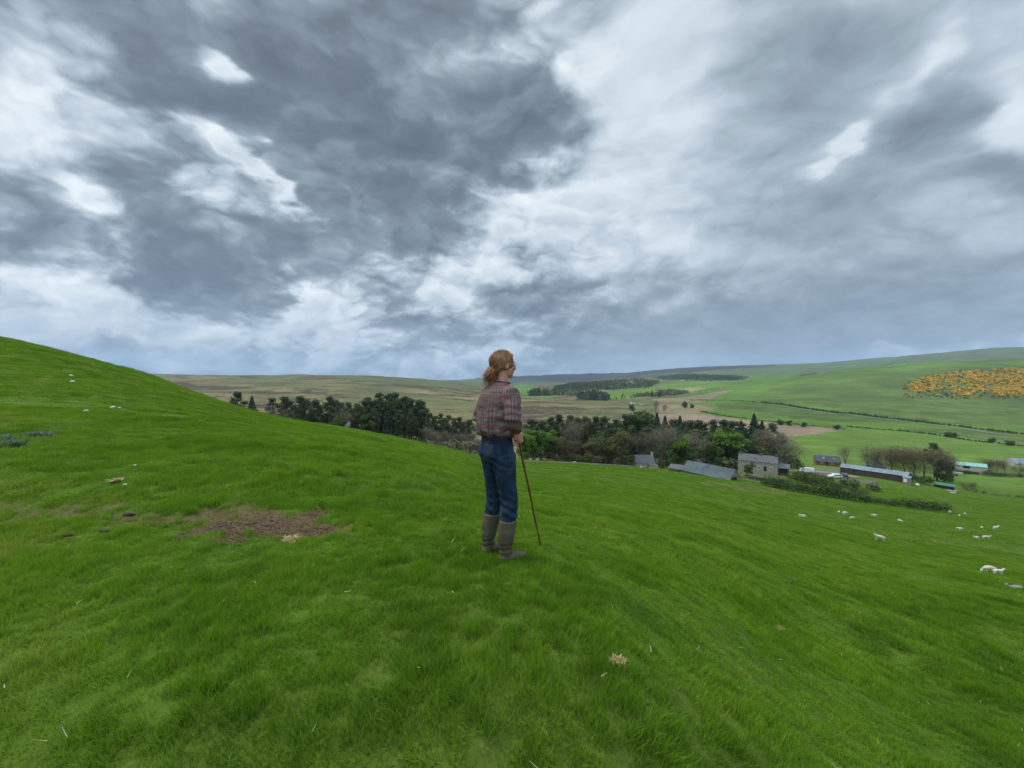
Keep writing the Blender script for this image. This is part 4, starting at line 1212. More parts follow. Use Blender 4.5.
gable(o, 9, 6, 2.3, 4.2, M_BOARD, M_TIND)
MB().box(-1.2, .6, -3.06, -3.01, -.5, 2.0).build('door', M_TIMBER, o)

# 6 green-roofed shelter
o = place('green_roofed_shelter', 944.5, 145, -56, 'small open-fronted field shelter with green roof on a concrete pad', 'shelter', z=zat(488.5, 145), sc=.58)
m_ = MB(); m_.box(-4.4, 4.4, 1.2, 1.32, -.8, 3.1); m_.box(-4.4, -4.28, -1.4, 1.2, -.8, 2.2); m_.box(4.28, 4.4, -1.4, 1.2, -.8, 2.2)
m_.build('wall', M_BOARD, o)
MB().prism([(-1.8, 2.1), (1.5, 3.3), (1.5, 3.4), (-1.8, 2.2)], -4.7, 4.7).build('roof', M_GREENR, o)
MB().box(-4.7, 4.7, -1.92, -1.82, 1.95, 2.25).build('fascia', M_GREENR, o)
for k_ in range(4): MB().box(-4.4+k_*2.86, -4.25+k_*2.86, -1.55, -1.42, -.8, 2.15).build('post', M_TIMBER, o)
MB().box(-5.6, 5.2, -3.4, 1.4, -4, -.15).build('pad', M_CONC, o)
o = place('water_trough', 953, 139, -15, 'small white trough on the grass right of the green-roofed shelter', 'trough', sc=.7)
MB().box(-.9, .9, -.35, .35, .05, .5).build('tub', M_WHITE, o); MB().box(-.78, .78, -.25, .25, .502, .51).build('water', M_GLASS, o)
for sx in (-.7, .7): MB().box(sx-.08, sx+.08, -.3, .3, -.1, .05).build('foot', M_CONC, o)

# 7 turquoise roof
o = place('turquoise_roofed_building', 967, 212, -46, 'low building with pale turquoise roof beyond the green-roofed shelter', 'barn', z=zat(467, 212), sc=(.8, .8, .55))
gable(o, 17, 8, 2.2, 4.6, M_CONC, M_TURQ, .3)
MB().box(-2, 1, -4.06, -4.01, -.5, 2.0).build('door', M_DARK, o)
o = place('farm_trailer', 956, 196, -40, 'small pale trailer parked in front of the turquoise-roofed building', 'trailer')
MB().box(-2.2, 2.2, -1, 1, .7, 1.7).build('body', M_CONC, o); MB().box(2.2, 3.3, -.1, .1, .7, .85).build('drawbar', M_DARK, o)
for sy in (-1.05, 1.05):
    MB().tube([(0, sy-.12, .45), (0, sy+.12, .45)], [.45, .45], 14).build('wheel', M_DARK, o)

# low rubble walls and heaps round the farm
def rubble(name, px0, d0, px1, d1, h, w, label, cat, m_, n=None, seed=0):
    x0, x1 = (px0-512)/F*d0, (px1-512)/F*d1
    L = math.hypot(x1-x0, d1-d0); n = n or int(L/.55)+2
    rr = np.random.default_rng(seed); mb = MB()
    for i in range(n):
        for lay in range(max(1, int(h/.4))):
            f = (i+rr.uniform(-.3, .3))/n
            x, y = x0+(x1-x0)*f+rr.uniform(-w, w)*.4, d0+(d1-d0)*f+rr.uniform(-w, w)*.4
            mb.lump((x, y, h1(x, y)+.12+lay*.36), (rr.uniform(.25, .5), rr.uniform(.22, .4), rr.uniform(.18, .3)), seed*100+i*3+lay)
    o = mb.build(name, m_)
    return tag(o, label, cat)
rubble('rubble_heap', 752, 131, 765, 127, 1.6, 3.0, 'grey heap of rubble and timber between the tin barn and the long hedge', 'rubble', M_GREYW, 26, 3)
rubble('dry_stone_wall', 524, 131, 578, 139, .7, .5, 'low tumbled stone wall along the wood edge right of the person', 'wall', M_GREYW, None, 4)
rubble('dry_stone_wall', 592, 138, 634, 150, .6, .5, 'low tumbled stone wall running to the small stone cottage', 'wall', M_GREYW, None, 5)
rubble('dry_stone_wall', 737, 129, 764, 121, .6, .5, 'tumbled stone wall at the foot of the farmhouse garden', 'wall', M_GREYW, None, 6)

# parked vehicles in the yard
def car(px, d, rz, body, label, van=False):
    o = place('parked_van' if van else 'parked_car', px, d, rz, label, 'van' if van else 'car')
    prof = [(-2.1, .35), (2.1, .35), (2.12, .75), (1.95, .95), (1.1, 1.02), (.55, 1.5), (-1.5, 1.52), (-2.05, 1.0)] if not van else \
           [(-2.4, .35), (2.4, .35), (2.42, .9), (2.2, 1.2), (1.5, 1.95), (-2.3, 2.0), (-2.42, 1.2)]
    def px_prism(prof, w, name, m_, par):
        mb = MB(); n = len(prof)
        V = [(x, -w/2, z) for x, z in prof]+[(x, w/2, z) for x, z in prof]
        mb.add(V, [tuple(range(n)), tuple(range(n, 2*n))[::-1]]+[(i, n+i, n+(i+1) % n, (i+1) % n) for i in range(n)])
        return mb.build(name, m_, par, bevel=.05)
    bo = px_prism(prof, 1.7, 'body', body, o)
    if van: gp_ = [(1.2, 1.2), (2.0, 1.22), (1.5, 1.8), (1.2, 1.8)]
    else: gp_ = [(-1.75, 1.03), (1.0, 1.04), (.5, 1.44), (-1.4, 1.44)]
    px_prism(gp_, 1.73, 'side_window', M_GLASS, o)
    for sx in (-1.35, 1.35):
        for sy in (-.86, .86):
            w_ = MB().tube([(sx, sy-.1, .32), (sx, sy+.1, .32)], [.33, .33], 14).build('wheel', M_DARK, o)
            MB().tube([(sx, sy-.115, .32), (sx, sy+.115, .32)], [.17, .17], 10).build('rim', M_CONC, w_)
    for sy in (-.6, .6): MB().box(2.08, 2.15, sy-.18, sy+.18, .62, .8).build('headlight', M_WHITE, o)
    return o
M_CARW = mat('white_car_paint', (.66, .67, .68), .3, .05, 1, spec=.5); M_CARD = mat('dark_car_paint', (.03, .035, .045), .3, .1, 1, spec=.5)
car(835, 145, 170, M_CARW, 'white car parked in the farm yard left of the long shed')
car(844, 149, 60, M_CARD, 'dark car at the left end of the long shed')
car(807, 158, 150, M_CARW, 'white van parked on the track between the two farmhouses', True)
car(874, 131, 15, M_CARW, 'small white car standing on the grass below the long shed')
o = place('feed_sack_stack', 917, 143, 10, 'small white wrapped bale right of the long shed', 'bale')
MB().lump((0, 0, .5), (.75, .6, .55), 5, rough=.08).build('bale', M_WHITE, o, True)

# far valley houses
def far_house(px, d, rz, label, L, wall, roof, h=3.2, z=None):
    o = place('distant_house', px, d, rz, label, 'house', .0)
    gable(o, L, 7, h, h+2.6, wall, roof, .3)
    for x in (-L*.25, L*.25): window(o, x, 1.2, 1.2, 1.3, -3.51, white=False)
far_house(633, 980, 10, 'tiny white house with grey roof at the foot of the far valley wood', 12, M_WHITE, M_SLATE)
far_house(641, 960, -14, 'tiny pale cottage just right of the far white valley house', 9, M_WHITE, M_SLATE)
far_house(716, 560, -10, 'tiny grey house by the end of the tan valley strip', 13, M_DRESS, M_SLATE)
far_house(1018, 250, -6, 'low pale shed at the right frame edge beyond the track', 11, M_CONC, M_TINL, 2)
far_house(683, 2300, 5, 'lone white house high under the far right skyline', 18, M_WHITE, M_SLATE, 4)

# the pale pole by the right trees
o = place('power_pole', 997, 205, 8, 'thin wooden power pole by the far right field hedge', 'pole')
MB().tube([(0, 0, -.5), (0, 0, 8.5)], [.16, .1], 8).build('post', M_TIMBER, o)
MB().box(-.9, .9, -.07, .07, 7.8, 7.95).build('crossarm', M_TIMBER, o)
for x in (-.75, 0, .75): MB().tube([(x, 0, 7.95), (x, 0, 8.15)], [.06, .04], 6).build('insulator', M_WHITE, o)

# ------------------------------------------------------------------ roads: thin sheets a little proud of the land
def road(pp, w, name, m_, off=.25, step=6):
    P = []
    for q in pp:
        if len(q) == 3: P.append(((q[0]-512)/F*q[2], q[2]))
        else: hx = hit(*q, dmin=120); P.append((hx[0], hx[1]))
    P = np.array(P); seg = np.hypot(*np.diff(P, axis=0).T); cs = np.concatenate([[0], np.cumsum(seg)])
    n = int(cs[-1]/step)+2; s = np.linspace(0, cs[-1], n)
    x = np.interp(s, cs, P[:, 0]); y = np.interp(s, cs, P[:, 1])
    k = np.ones(5)/5
    if n > 12:
        x[2:-2] = np.convolve(x, k, 'valid'); y[2:-2] = np.convolve(y, k, 'valid')
    tx, ty = np.gradient(x), np.gradient(y); l = np.hypot(tx, ty); nx, ny = -ty/l, tx/l
    rows = []
    for sgn in (-1, 0, 1):
        xx, yy = x+sgn*nx*w/2, y+sgn*ny*w/2
        rows.append(np.stack([xx, yy, H(xx, yy)+off], 1))
    zmx = np.maximum(np.maximum(rows[0][:, 2], rows[1][:, 2]), rows[2][:, 2])
    for r_ in rows: r_[:, 2] = zmx
    V = np.concatenate(rows); i = np.arange(n-1)
    Q = np.concatenate([np.stack([i, i+1, n+i+1, n+i], 1), np.stack([n+i, n+i+1, 2*n+i+1, 2*n+i], 1)])[:, ::-1]
    o = link(name, np_mesh(name, V, Q, True), m_); tag(o, kind='structure')
M_ROAD = mat('worn_tarmac', (.17, .17, .165), .9, .15, .5)
M_TRACK = mat('stony_track', (.21, .19, .15), .95, .2, .5)
road([(764,404.5),(800,409),(860,416.5),(905,422),(960,428.5),(1060,439)], 7, 'road', M_ROAD, .6, 10)
road([(905,429),(940,431),(975,436.5),(1005,441.5),(1060,448)], 3.5, 'track', M_TRACK, .35, 6)
road([(795,475,143),(780,470,158),(805,466,165),(835,469,158),(858,478,148)], 3.2, 'track', M_TRACK, .12, 3)
# ------------------------------------------------------------------ skinned figures
def skin_mesh(name, nodes, edges, radii, sub=2, root=0):
    me = bpy.data.meshes.new(name); me.from_pydata(nodes, edges, [])
    o = bpy.data.objects.new(name, me); COL.objects.link(o)
    m_ = o.modifiers.new('s', 'SKIN'); m_.use_smooth_shade = True
    sv = me.skin_vertices[0].data
    for i, r_ in enumerate(radii):
        sv[i].radius = (r_, r_) if not isinstance(r_, tuple) else r_
        sv[i].use_root = (i == root)
    s = o.modifiers.new('u', 'SUBSURF'); s.levels = sub; s.render_levels = sub
    dg = bpy.context.evaluated_depsgraph_get(); dg.update()
    out = bpy.data.meshes.new_from_object(o.evaluated_get(dg))
    bpy.data.objects.remove(o); out.name = name
    return out
M_WOOL = mat('fleece', (.50, .46, .36), .95, .15, 14, .02)
M_WOOL2 = mat('lamb_fleece', (.62, .60, .53), .95, .1, 14, .01)
M_SFACE = mat('sheep_face', (.60, .55, .47), .9, .15, 20)
M_HOOF = mat('hoof', (.05, .045, .04), .8)
def sheep_mesh(name, pose, lamb=False):
    """facing +X; real size of a ewe: 1.15 long, .75 at the back"""
    N = [(-.42,0,.60), (-.15,0,.62), (.18,0,.62), (.40,0,.62)]
    Rr = [.17, .215, .215, .17]
    if lamb: Rr = [.12, .14, .14, .12]
    E_ = [(0, 1), (1, 2), (2, 3)]
    if pose == 'graze': hd = [(.56,0,.50,.085), (.68,0,.30,.07), (.76,0,.13,.055), (.83,0,.05,.035)]
    elif pose == 'back': hd = [(.52,.06,.78,.09), (.55,.20,.92,.075), (.50,.32,.88,.055), (.46,.40,.84,.035)]
    elif pose == 'lie': hd = [(.52,0,.72,.10), (.62,0,.80,.085), (.73,0,.76,.06), (.81,0,.72,.04)]
    else: hd = [(.54,0,.78,.09), (.64,0,.93,.075), (.76,0,.89,.055), (.85,0,.84,.035)]
    p = 3
    for h_ in hd: N.append(h_[:3]); Rr.append(h_[3]); E_.append((p, len(N)-1)); p = len(N)-1
    crown = 5
    for sy in (-1, 1):                       # ears
        c = N[crown]; N.append((c[0]-.03, c[1]+sy*.10, c[2]+.03)); Rr.append(.025); E_.append((crown, len(N)-1))
        N.append((c[0]-.04, c[1]+sy*.17, c[2]+.0)); Rr.append(.016); E_.append((len(N)-2, len(N)-1))
    if pose != 'lie':
        for (x, b) in ((-.40, 0), (.34, 3)):
            for sy in (-1, 1):
                up = (x, sy*.12, .42); N.append(up); Rr.append(.075 if b == 0 else .065); E_.append((b, len(N)-1))
                q = len(N)-1
                if b == 0: ch = [(x+.05, sy*.125, .34, .05), (x-.05, sy*.13, .20, .030), (x-.02, sy*.13, .05, .024), (x+.01, sy*.13, .0, .026)]
                else: ch = [(x+.0, sy*.125, .28, .036), (x+.015, sy*.125, .18, .028), (x, sy*.125, .05, .022), (x+.015, sy*.125, .0, .026)]
                for c in ch: N.append(c[:3]); Rr.append(c[3]); E_.append((q, len(N)-1)); q = len(N)-1
    else:
        for (x, b, dx) in ((-.36, 0, .22), (.34, 3, .24)):
            for sy in (-1, 1):
                N.append((x+.05, sy*.20, .42)); Rr.append(.07); E_.append((b, len(N)-1))
                N.append((x+dx, sy*.22, .36)); Rr.append(.035); E_.append((len(N)-2, len(N)-1))
    N.append((-.56, 0, .60)); Rr.append(.045); E_.append((0, len(N)-1))     # tail
    N.append((-.62, 0, .44)); Rr.append(.035); E_.append((len(N)-2, len(N)-1))
    if lamb: N = [(x*(.86), y*.8, z*1.0) for x, y, z in N]
    if pose == 'lie': N = [(x, y, z-.32) for x, y, z in N]
    me = skin_mesh(name, N, E_, Rr, 2)
    for m_ in ([M_WOOL2 if lamb else M_WOOL, M_SFACE, M_HOOF]): me.materials.append(m_)
    rn = np.random.default_rng(3)
    hx = Vector(N[crown][:3])
    mi = []
    for pl in me.polygons:
        c = pl.center; k_ = 0
        if pose != 'lie' and c.z < .30 and c.x < .55: k_ = 1
        if pose != 'lie' and c.z < .035 and c.x < .6: k_ = 2
        for i in range(crown, crown+3):
            if (c-Vector(N[i])).length < .11: k_ = 1
        mi.append(k_)
    me.polygons.foreach_set('material_index', mi)
    co = np.array([v.co for v in me.vertices])
    nr = np.array([v.normal for v in me.vertices])
    fl = (co[:, 2] > .30) & (co[:, 0] < .45) if pose != 'lie' else (co[:, 0] < .45)
    amp = .05*fbm(co[:, 0]*14+co[:, 2]*5, co[:, 1]*14+co[:, 2]*9, 2, 90)
    co += nr*(amp*fl)[:, None]
    me.vertices.foreach_set('co', co.astype(np.float32).ravel())
    return me
SM = {('e', 'stand'): sheep_mesh('ewe_standing', 'stand'), ('e', 'graze'): sheep_mesh('ewe_grazing', 'graze'), ('e', 'lie'): sheep_mesh('ewe_lying', 'lie'),
      ('e', 'back'): sheep_mesh('ewe_turned', 'back'), ('l', 'stand'): sheep_mesh('lamb_standing', 'stand', True), ('l', 'graze'): sheep_mesh('lamb_grazing', 'graze', True),
      ('l', 'lie'): sheep_mesh('lamb_lying', 'lie', True)}
FLOCK = [  # type, pose, px, py at the feet, turn, scale, label
 ('e','back',879.5,541,150,.80,'lone cream ewe standing in the open slope below the other sheep'),
 ('e','graze',990,573.5,165,.70,'large cream ewe nearest the right frame edge with a lamb at its side'),
 ('l','stand',998,575,-20,.55,'white lamb pressed against the large ewe at the right edge'),
 ('l','stand',800.5,517.5,200,.62,'white lamb, left one of the pair at the left end of the flock'),
 ('l','graze',804,518,20,.66,'white lamb, right one of the pair at the left end of the flock'),
 ('l','lie',838.5,512.5,30,.6,'tiny white lamb just left of the ewe near the hedge'),
 ('e','graze',845,515.5,10,.95,'cream ewe near the hedge between a tiny lamb and a grazing one'),
 ('l','graze',852.5,519.5,170,.68,'white lamb grazing below and right of the ewe near the hedge'),
 ('e','lie',874.5,516.5,185,.95,'cream ewe lying flat between the hedge ewe and a lone lamb'),
 ('l','lie',900.5,521.5,100,.7,'lone white lamb lying in the middle of the slope'),
 ('e','graze',950,513.5,12,.95,'cream ewe grazing at the right end of the long hedge'),
 ('l','lie',959.5,516,40,.62,'tiny white lamb lying right of the ewe at the hedge end'),
 ('l','graze',965,515,10,.7,'white lamb standing alone just past the hedge end'),
 ('e','lie',960,530,190,.95,'cream ewe lying below the end of the hedge'),
 ('l','lie',982,528,60,.55,'tiny white lamb between the lying ewe and the far right one'),
 ('e','stand',995.5,530,0,.88,'pale ewe standing broadside near the right frame edge'),
 ('l','lie',976.5,538.5,190,.8,'small white sheep lying left of its standing neighbour on the right'),
 ('e','stand',986,539.5,-30,.72,'small white sheep standing right of its lying neighbour'),
 ('e','lie',537,460.3,0,.95,'white sheep lying by the stone wall just right of the person'),
 ('l','stand',530.5,460.6,0,.8,'tiny white lamb beside the wall close to the person'),
 ('e','lie',575,462.7,170,.95,'tiny cream sheep lying before the wood, midway from person to cottage')]
for ty, pose, px, py, turn, sc_, lb in FLOCK:
    x, y, z = hit(px, py, dmin=12)
    me = SM[(ty, pose)]
    o = link('lamb' if ty == 'l' else 'sheep', me)
    o.location = (x, y, z-.02); o.rotation_euler = (0, 0, R(turn)); o.scale = (sc_,)*3
    tag(o, lb, 'lamb' if ty == 'l' else 'sheep', 'sheep and lambs on the lower pasture')

# ------------------------------------------------------------------ small things lying in the grass
M_PALE = mat('pale_stone', (.45, .43, .38), .9, .2, 5, .01)
M_STONE = mat('grey_field_stone', (.21, .20, .18), .9, .3, 5, .01)
M_CLOD = mat('dark_soil_clod', (.055, .038, .028), .95, .4, 25, .01)
M_STRAW = mat('dry_grass', (.36, .26, .13), .9, .3, 20)
STN = [(71,377,.16,'pale stone highest on the left hill slope'),(72.5,383,.16,'pale stone just below the highest one on the left hill'),
       (86,413,.10,'pale round stone on the left hill, left of a close pair'),(113,409.5,.12,'pale flat stone, left of the close pair on the left hill'),
       (119.5,409.5,.08,'small pale stone, right of the close pair on the left hill'),(165,418,.05,'tiny pale stone alone on the slope right of the pair'),
       (125.5,487.5,.035,'small white stone above the faded turf strip'),(135,467.5,.025,'tiny white stone on the slope above the faded turf')]
for i, (px, py, s, lb) in enumerate(STN):
    x, y, z = hit(px, py)
    o = MB().lump((0, 0, s*.25), (s*.9, s*.6, s*.5), 20+i).build('field_stone', M_PALE, smooth=True)
    o.location = (x, y, z+(.05 if y > 8 else .03)); tag(o, lb, 'stone', 'pale stones on the left hill')
x, y = (347.5-512)/F*78, 78
o = MB().lump((0, 0, .45), (.40, .35, .75), 41, rough=.3).lump((.30, .1, .75), (.28, .22, .62), 42, rough=.3).lump((-.35, 0, .15), (.45, .3, .3), 43).build('standing_boulder', M_STONE)
o.location = (x, y, h1(x, y)); tag(o, 'pale grey jagged boulder standing on the brow before the dark pines', 'boulder')
for i, (px, py, s, lb) in enumerate([(1007,586,.14,'grey squarish stone at the right frame edge beside a flat slab'),(1016,588,.22,'flat grey slab at the right frame edge'),
                                (853,431,.5,'')][:2]):
    x, y, z = hit(px, py, dmin=8)
    o = MB().lump((0, 0, s*.3), (s*(1.5 if i else .6), s*.6, s*(.3 if i else .8)), 50+i).build('field_stone', M_STONE)
    o.location = (x, y, z); tag(o, lb, 'stone')
for i, (px, py, s, lb) in enumerate([(128,519,.05,'dark clod of soil on the faded turf left of the bare patch'),(66,540,.035,'low dark hump of soil in the grass left of the bare patch'),
                                (104,536,.035,'dark earthy hollow edge with a dead leaf beside it')]):
    x, y, z = hit(px, py)
    o = MB().lump((0, 0, .02), (s*1.3, s*.7, s*.45), 70+i, rough=.35).lump((s*.8, .02, .01), (s*.6, s*.5, s*.35), 75+i, rough=.3).build('soil_clod', M_CLOD, smooth=True)
    o.location = (x, y, z+.03); tag(o, lb, 'clod')
# clods and crumbs of the bare patch
cx, cyy, _ = MUD[0]
rm = np.random.default_rng(12)
mb = MB()
for i in range(2600):
    x, y = cx+rm.normal(0, .42), cyy+rm.normal(0, .27)
    if mud_mask(np.array([x]), np.array([y]))[0] < .55: continue
    s = rm.uniform(.004, .013)*(2.2 if rm.uniform() < .03 else 1)
    z = h1(x, y)-.02
    bmv = rm.normal(size=(6, 3)); 
    V = [(x+s*1.3*a*rm.uniform(.6, 1.2), y+s*b*rm.uniform(.6, 1.2), z+s*.7*c*rm.uniform(.6, 1.2)) for a, b, c in ((1,0,0),(0,1,0),(-1,0,0),(0,-1,0),(0,0,1),(0,0,-1))]
    mb.add(V, [(0,1,4),(1,2,4),(2,3,4),(3,0,4),(1,0,5),(2,1,5),(3,2,5),(0,3,5)])
o = mb.build('bare_soil', mat('crumbled_soil', (.122, .086, .046), .95, .4, 30)); tag(o, 'crumbs and clods of reddish brown soil in the bare patch', kind='stuff')
def tuft(name, px, py, n, rad, hgt, m_, label, cat, seed, wid=.004, flat=.5, dz=.0, group=None):
    x, y, z = hit(px, py); r = np.random.default_rng(seed); V = []; Q = []
    for i in range(n):
        a = r.uniform(0, 6.283); q = rad*r.uniform()**.7*.7
        p = np.array([q*math.cos(a), q*math.sin(a)*.8, 0]); b = r.uniform(0, 6.283)
        L = hgt*r.uniform(.5, 1.3); dx = np.array([math.cos(b)*flat, math.sin(b)*flat, r.uniform(.25, 1)*(1-flat*.5)]); dx /= np.linalg.norm(dx)
        sd = np.cross(dx, [0.3, .2, 1]); sd /= np.linalg.norm(sd); sd *= wid
        m1 = p+dx*L*.55; m2 = p+dx*L+np.array([0, 0, -.25*L*flat])
        o_ = len(V); V += [p-sd, p+sd, m1+sd*.9, m1-sd*.9, m2+sd*.15, m2-sd*.15]
        Q += [[o_, o_+1, o_+2, o_+3], [o_+3, o_+2, o_+4, o_+5]]
    me = np_mesh(name, np.array(V), np.array(Q)); me.materials.append(m_)
    o = link(name, me); o.location = (x, y, z+dz); tag(o, label, cat, group)
    return o
tuft('dead_grass_tuft', 618, 667, 110, .055, .034, M_STRAW, 'straw-coloured tuft of dead grass in the foreground, nearest the camera', 'grass tuft', 1, .003, .93, .035)
tuft('dead_grass_tuft', 779, 631, 110, .07, .045, M_STRAW, 'flattened tan tuft of dead grass on the slope right of centre', 'grass tuft', 2, .004, .95, .03)
tuft('dead_grass_tuft', 116, 483, 90, .09, .09, M_STRAW, 'small faded tan tuft left of the white stone', 'grass tuft', 4, .006, .8, .03)
tuft('dead_grass_tuft', 290, 540, 110, .10, .09, M_STRAW, 'yellow straw lying in the bare soil patch', 'grass tuft', 5, .005, .95, .0)
M_THIS = leaf_mat('thistle_leaves', (.075, .105, .085), (.16, .20, .17), .1)
tuft('thistle_clump', 8, 449, 300, .30, .26, M_THIS, 'blue-grey spiny thistle clump at the left frame edge', 'thistle', 6, .009, .55, 0)
tuft('thistle_clump', 37, 437, 260, .36, .20, M_THIS, 'fainter blue-grey thistle clump just behind the one at the left edge', 'thistle', 7, .009, .55, 0)
tuft('thistle_clump', 2, 441, 120, .22, .20, M_THIS, 'low thistle clump cut by the left frame edge, left of the other two', 'thistle', 8, .009, .55, 0)
# dry stems and small pale flowers strewn in the grass
rs = np.random.default_rng(77); V = []; Q = []
xs, ys = fan_points(3.0, 1.3, 12, 1.4)
zs = H(xs, ys)
for x, y, z in zip(xs, ys, zs):
    b = rs.uniform(0, 6.283); L = rs.uniform(.015, .06); e = rs.uniform(.02, .7)
    p = np.array([x, y, z+rs.uniform(.02, .05)]); dx = np.array([math.cos(b), math.sin(b), e]); dx /= np.linalg.norm(dx)
    sd = np.cross(dx, [0, 0, 1]); sd = sd/np.linalg.norm(sd)*rs.uniform(.0012, .0028)
    o_ = len(V); V += [p-sd, p+sd, p+dx*L+sd*.3, p+dx*L-sd*.3]; Q.append([o_, o_+1, o_+2, o_+3])
me = np_mesh('dry_stems', np.array(V), np.array(Q)); me.materials.append(mat('dry_stem', (.42, .36, .22), .9, .3, 3))
tag(link('dry_stems', me), 'scattered dry stems lying in the green grass', kind='stuff')
# ------------------------------------------------------------------ the person on the brow
PSI = R(-58)
PX, PY = -.10, 3.47
ZS = 1.03
WS = 1.07
PZ = h1(PX, PY)-.02
def ell_part(c, r, rot=None, n=2):
    bm = bmesh.new(); bmesh.ops.create_icosphere(bm, subdivisions=3, radius=1)
    M = Matrix.Translation(Vector(c)) @ (rot.to_4x4() if rot is not None else Matrix.Identity(4)) @ Matrix.Diagonal((*r, 1))
    bmesh.ops.transform(bm, matrix=M, verts=bm.verts)
    bm.verts.ensure_lookup_table()
    V = [tuple(v.co) for v in bm.verts]; Fs = [tuple(v.index for v in f.verts) for f in bm.faces]; bm.free()
    return V, Fs
def etube(pts, ab, side=(1, 0, 0), n=18):
    """closed elliptical tube; ab = list of (half width along side, other half width)"""
    pts = [Vector(p) for p in pts]; V = []; Fs = []
    m = len(pts)
    for i, p in enumerate(pts):
        t = (pts[min(i+1, m-1)]-pts[max(i-1, 0)]).normalized()
        s = Vector(side); s = (s-t*s.dot(t)).normalized(); u = t.cross(s)
        a, b = ab[i] if isinstance(ab[i], tuple) else (ab[i], ab[i])
        for k_ in range(n):
            th = 2*math.pi*k_/n; V.append(tuple(p+s*(a*math.cos(th))+u*(b*math.sin(th))))
    for i in range(m-1):
        for k_ in range(n):
            Fs.append((i*n+k_, i*n+(k_+1) % n, (i+1)*n+(k_+1) % n, (i+1)*n+k_))
    # rounded ends
    for e, i, sg in ((0, 0, -1), (1, m-1, 1)):
        t = (pts[min(i+1, m-1)]-pts[max(i-1, 0)]).normalized()*sg
        a = ab[i] if isinstance(ab[i], tuple) else (ab[i], ab[i])
        c = len(V); V.append(tuple(pts[i]+t*min(a)*.6))
        for k_ in range(n):
            q = (i*n+k_, i*n+(k_+1) % n, c)
            Fs.append(q if sg > 0 else q[::-1])
    return V, Fs
def fuse(name, shapes, voxel, smooth=4, fac=.5):
    mb = MB()
    for V, Fs in shapes: mb.add(V, Fs)
    me = bpy.data.meshes.new(name+'_raw'); me.from_pydata(mb.v, [], mb.f); me.update()
    bm = bmesh.new(); bm.from_mesh(me); bmesh.ops.recalc_face_normals(bm, faces=bm.faces); bm.to_mesh(me); bm.free()
    o = bpy.data.objects.new(name, me); COL.objects.link(o)
    r_ = o.modifiers.new('r', 'REMESH'); r_.mode = 'VOXEL'; r_.voxel_size = voxel; r_.use_smooth_shade = True
    s_ = o.modifiers.new('s', 'SMOOTH'); s_.iterations = smooth; s_.factor = fac
    dg = bpy.context.evaluated_depsgraph_get(); dg.update()
    out = bpy.data.meshes.new_from_object(o.evaluated_get(dg)); bpy.data.objects.remove(o)
    out.name = name
    out.polygons.foreach_set('use_smooth', [True]*len(out.polygons))
    return out
def coords(me):
    n = len(me.vertices); c = np.empty(n*3, np.float32); me.vertices.foreach_get('co', c)
    v = np.empty(n*3, np.float32); me.vertices.foreach_get('normal', v)
    return c.reshape(-1, 3).astype(float), v.reshape(-1, 3).astype(float)
def set_co(me, c): me.vertices.foreach_set('co', c.astype(np.float32).ravel()); me.update()

person = empty('person', (PX, PY, PZ), PSI)
person.scale = (WS, WS, ZS)
tag(person, 'person seen from behind in plaid shirt, jeans and rubber boots, leaning on a stick', 'person')

def spine(z):   # the figure sways a little: hips back-left of the feet, head upright
    t = min(1, max(0, (z-.1)/.85)); u = min(1, max(0, (z-1.0)/.7))
    return (-.012*t, -.035*t+.030*u)
HEADC = Vector((-.005, .030, 1.675))
HR = Matrix.Rotation(R(-9), 4, 'Z').to_3x3()     # head turned a little further right
def hd(x, y, z): return tuple(HEADC+HR @ Vector((x, y, z)))
SHO_R, ELB_R, WRI_R = (.190, -.01, 1.440), (.252, -.038, 1.222), (.192, .040, 1.128)
SHO_L, ELB_L, WRI_L = (-.190, -.015, 1.440), (-.268, -.060, 1.195), (-.195, .105, 1.06)
HIP = [(-.098, -.03, .93), (.080, -.03, .93)]
KNEE = [(-.108, .0, .51), (.100, .022, .51)]
ANK = [(-.112, -.055, .09), (.108, -.012, .09)]

# the stick first: the right hand closes round it
HAND_R = Vector((.158, .070, 1.068))
c_, s_ = math.cos(PSI), math.sin(PSI)
tipw = Vector(hit(541, 545.5)); dx_, dy_ = (tipw.x-PX)/WS, (tipw.y-PY)/WS
TIP = Vector((dx_*c_+dy_*s_, -dx_*s_+dy_*c_, (tipw.z-PZ-.03)/ZS))
AX = (HAND_R-TIP).normalized()

# --- body: one continuous surface
def hand_shapes(W, C, ax, side_out, closed=True, mirror=1):
    """palm beside the axis, four fingers and a thumb curled round it"""
    sh = []
    so = (side_out-ax*side_out.dot(ax)).normalized(); w = ax.cross(so)*mirror
    pc = C+so*.030
    sh.append(etube([Vector(W), Vector(W)*.4+pc*.6+ax*.01, pc], [(.026, .021), (.030, .020), (.036, .017)], tuple(ax)))
    sh.append(etube([pc-ax*.038, pc, pc+ax*.036], [(.015, .028), (.017, .032), (.015, .028)], tuple(so)))
    L = [1.0, 1.08, 1.02, .84]
    for i in range(4):
        h = .031-.0205*i
        pts = []
        for a in (-12, 28, 72, 118, 165, 205):
            a = math.radians(a*L[i]); rr = .0215 if closed else .030
            pts.append(C+ax*(h-.002*i)+so*(rr*math.cos(a)*1.15+.004)+w*(rr*math.sin(a)+.012))
        sh.append(etube(pts, [.0100, .0098, .0092, .0088, .0082, .0070], tuple(ax), 10))
    pts = [pc+ax*.022-w*.012, C+ax*.046+so*.016-w*.016, C+ax*.052-so*.006-w*.004, C+ax*.050-so*.016+w*.014]
    sh.append(etube(pts, [.0135, .0115, .0105, .0085], tuple(ax), 10))
    return sh
bs = []
